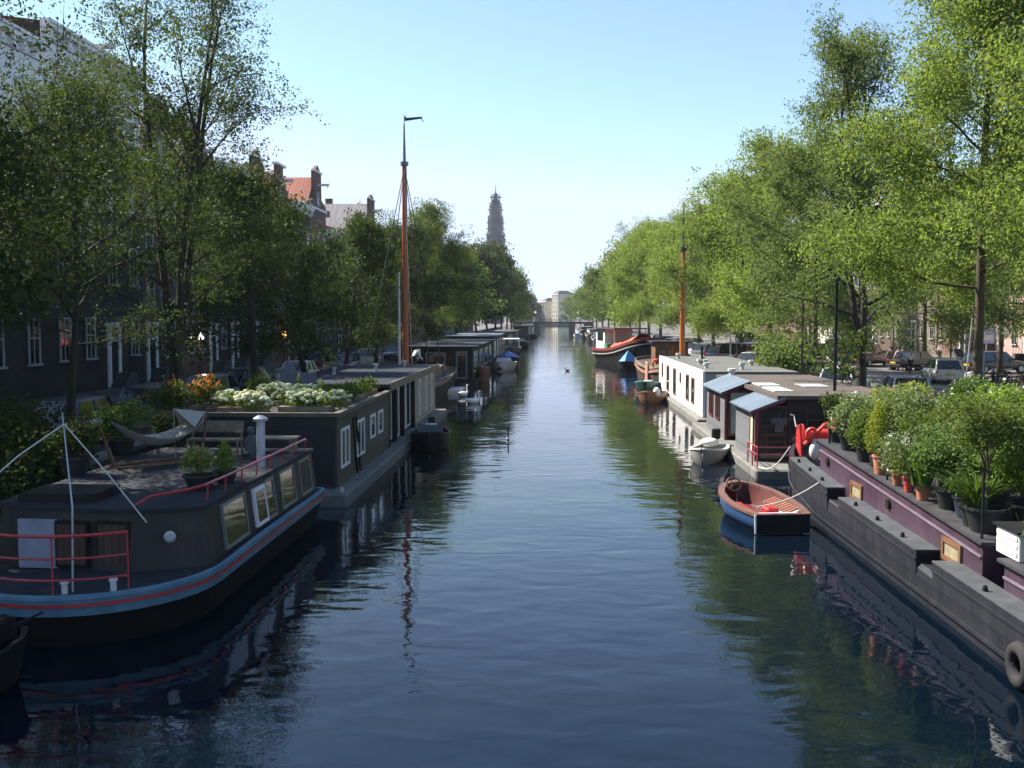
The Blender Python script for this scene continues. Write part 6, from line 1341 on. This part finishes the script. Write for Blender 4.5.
# ------------------------------------------------------------------ people
def person(label, loc, rz, shirt, pants, hair, pose='walk', h=1.72, hat=None, bag=None, group='people walking on the sunny street'):
    r = thing('person', label, 'person', loc, rz, group); k = h/1.72
    st = .16 if pose == 'walk' else .03
    lean = .55 if pose == 'bend' else 0
    J = {'pel':(0,0,.95),'wa':(0,-.0+lean*.15,1.08),'ch':(0,.02+lean*.4,1.32-lean*.12),'nk':(0,.03+lean*.6,1.48-lean*.25),'hd':(0,.05+lean*.72,1.60-lean*.3),'hd2':(0,.05+lean*.74,1.68-lean*.3)}
    for s,n in ((-1,'l'),(1,'r')):
        f = s*st
        J.update({'hip'+n:(s*.09,0,.9),'kn'+n:(s*.095,f*.6+.03,.5),'an'+n:(s*.095,f-.03,.09),'to'+n:(s*.105,f+.14,.04),'sh'+n:(s*.18,.02+lean*.5,1.41-lean*.2),'el'+n:(s*.24,-f*.5+.0+lean*.5,1.13-lean*.3),'wr'+n:(s*.24,-f*.9+.1+lean*.75,.90-lean*.2),'ha'+n:(s*.235,-f*.95+.13+lean*.8,.81-lean*.2)})
    for q in J: J[q] = tuple(c*k for c in J[q])
    def skin(name, names, edges, rad, m, parent, root, sub=1):
        me = bpy.data.meshes.new(name); ix = {n:i for i,n in enumerate(names)}
        me.from_pydata([J[n] for n in names], [(ix[a],ix[b]) for a,b in edges], [])
        o = link(name, me, m, parent); o.modifiers.new('skin','SKIN')
        for n in names: me.skin_vertices[0].data[ix[n]].radius = (rad[n]*k,rad[n]*k*(.75 if n in ('ch','wa','pel') else 1)); 
        me.skin_vertices[0].data[ix[root]].use_root = True
        sb = o.modifiers.new('sub','SUBSURF'); sb.levels = sub; sb.render_levels = sub; return o
    base = {'pel':.13,'wa':.125,'ch':.15,'nk':.06,'hd':.095,'hd2':.085}
    for n in 'lr': base.update({'hip'+n:.09,'kn'+n:.06,'an'+n:.042,'to'+n:.035,'sh'+n:.065,'el'+n:.045,'wr'+n:.033,'ha'+n:.035})
    arm = [e for n in 'lr' for e in (('ch','sh'+n),('sh'+n,'el'+n),('el'+n,'wr'+n))]
    leg = [e for n in 'lr' for e in (('pel','hip'+n),('hip'+n,'kn'+n),('kn'+n,'an'+n))]
    skin('body', list(J), [('pel','wa'),('wa','ch'),('ch','nk'),('nk','hd'),('hd','hd2')]+arm+leg+[e for n in 'lr' for e in (('wr'+n,'ha'+n),('an'+n,'to'+n))], base, SKIN, r, 'pel')
    sn = ['pel','wa','ch']+[a+n for n in 'lr' for a in ('sh','el','wr')]; skin('shirt', sn, [('pel','wa'),('wa','ch')]+arm, {n:base[n]+.022 for n in sn}, shirt, r, 'wa')
    pn = ['pel']+[a+n for n in 'lr' for a in ('hip','kn','an')]; skin('trousers', pn, leg, {n:base[n]+.02 for n in pn}, pants, r, 'pel')
    c = J['hd2']; MB().ell((c[0],c[1]-.03,c[2]+.0),(.1*k,.11*k,.1*k)).build('hair', hair, r, True, world=False)
    for n in 'lr': q = J['to'+n]; MB().ell((q[0],q[1]-.08,.05),(.055,.14,.05)).build('shoe', BLACK, r, True, world=False)
    if bag: MB().obox((.0,-.22,1.22),(.3,.16,.42)).build('backpack', bag, r, bevel=.05, world=False)
    return r
def cl(n, c): return mat(n, c, .9, .12, 6)
HB, HG, HD = cl('brown_hair',(.08,.05,.03)), cl('grey_hair',(.35,.33,.3)), cl('dark_hair',(.02,.016,.012))
TW, TP, TB, TG = cl('white_shirt_cloth',(.72,.72,.7)), cl('pale_pink_cloth',(.62,.46,.46)), cl('blue_cloth',(.1,.15,.35)), cl('grey_green_cloth',(.12,.14,.11))
PD, PJ, PK = cl('dark_trouser_cloth',(.02,.02,.025)), cl('denim_cloth',(.07,.1,.17)), cl('khaki_cloth',(.3,.24,.16))
person('person in grey green jacket and khaki trousers leading the walking group', (25.4,76.4,GZ+.004), .5, TG, PK, HB)
person('person in pale pink shirt walking in the middle of the group', (25.8,75.8,GZ+.004), .3, TP, PJ, HD, h=1.68)
person('person in blue top walking beside the black saloon', (26.5,76.9,GZ+.004), .3, TB, PD, HB)
person('person in white shirt and dark trousers walking behind the group', (25.1,71.3,GZ+.004), .2, TW, PD, HG, h=1.7)
person('person in white shirt standing by the dark green quay car', (17.4,63.5,GZ+.004), 2.2, TW, PD, HD, 'stand')
person('person in light blue shirt standing beside the white shirted one', (18.1,63.8,GZ+.004), 1.5, cl('light_blue_cloth',(.3,.5,.62)), PD, HB, 'stand')
person('person in pale pink standing on the cafe pavement behind the cars', (34.6,91,GZ+.12), 2, TP, PD, HD, 'stand', 1.6)
person('second person in dark clothes on the cafe pavement', (35.8,91.6,GZ+.12), 1, TG, PD, HD, 'stand', 1.65)
person('person in white shirt bending forward on the sailing barge by the tall mast', (-8.35,59.6,1.95), -.8, TW, PD, HD, 'bend', 1.7, group='people on boats')
bp = [(-4.4,'dark dressed person crossing the far bridge nearest the shaded end'),(-.8,'person in white crossing the middle of the far bridge'),(2.6,'person in blue crossing the far bridge'),(5.4,'person in red crossing the far bridge nearest the sunny end')]
for i,(x,lab) in enumerate(bp): person(lab, (x,384,3.755), PI/2, (PD,TW,TB,cl('red_cloth',(.4,.05,.05)))[i], PD, HD, 'walk', 1.75, group='people on the far bridge')

# ------------------------------------------------------------------ birds
FEA = mat('white_feathers', (.75,.75,.73), .8, .06, 10)
def swan(label, loc, rz):
    r = thing('swan', label, 'swan', loc, rz, 'swans on the canal'); r.scale = (.85,.85,.85)
    secs = [[(w_*math.cos(a),y,zc+hh*math.sin(a)) for a in [2*PI*k/10 for k in range(10)]] for (y,w_,zc,hh) in ((-.62,.02,.32,.02),(-.5,.12,.25,.1),(-.25,.24,.2,.2),(.05,.27,.18,.22),(.3,.2,.17,.18),(.45,.08,.2,.1),(.48,.02,.22,.04))]
    b = MB().loft(secs, True, True); b.tube([(0,.38,.2),(0,.52,.38),(0,.46,.6),(0,.44,.78),(0,.5,.88),(0,.58,.88)], [.09,.07,.05,.045,.055,.045], 8); b.build('body', FEA, r, True, world=False)
    MB().tube([(0,.6,.87),(0,.72,.82)], [.035,.012], 6).build('beak', ORANGE, r, world=False); return r
swan('white swan with raised neck near the white pontoon', (-5.95,66,0), -.6)
swan('white swan swimming nearer than its companion', (-4.85,60.5,0), -1.0)
dk = thing('duck', 'small dark duck alone in mid canal', 'duck', (1.4,98,0), .9)
MB().loft([[(w_*math.cos(a),y,zc+hh*math.sin(a)) for a in [2*PI*k/8 for k in range(8)]] for (y,w_,zc,hh) in ((-.3,.02,.16,.02),(-.2,.1,.1,.08),(0,.14,.08,.1),(.17,.08,.1,.08),(.22,.02,.12,.03))], True, True).tube([(0,.15,.12),(0,.2,.26),(0,.26,.28)], [.05,.045,.03], 6).build('body', mat('dark_feathers',(.03,.025,.02),.8), dk, True, world=False)
MB().obox((0,.32,.27),(.05,.09,.02)).build('beak', OLDWOOD, dk, world=False)
sk_ = thing('stake', 'thin dark stake with a pale ring sticking out of the water', 'stake', (-1.92,42.5,0)); MB().tube([(0,0,-.5),(.02,0,.62)], .03, 6).build('post', BLACK, sk_, world=False); MB().lathe([(.05,.02),(.07,.06),(.05,.1)], n=10).build('float_ring', OFFWHITE, sk_, world=False)
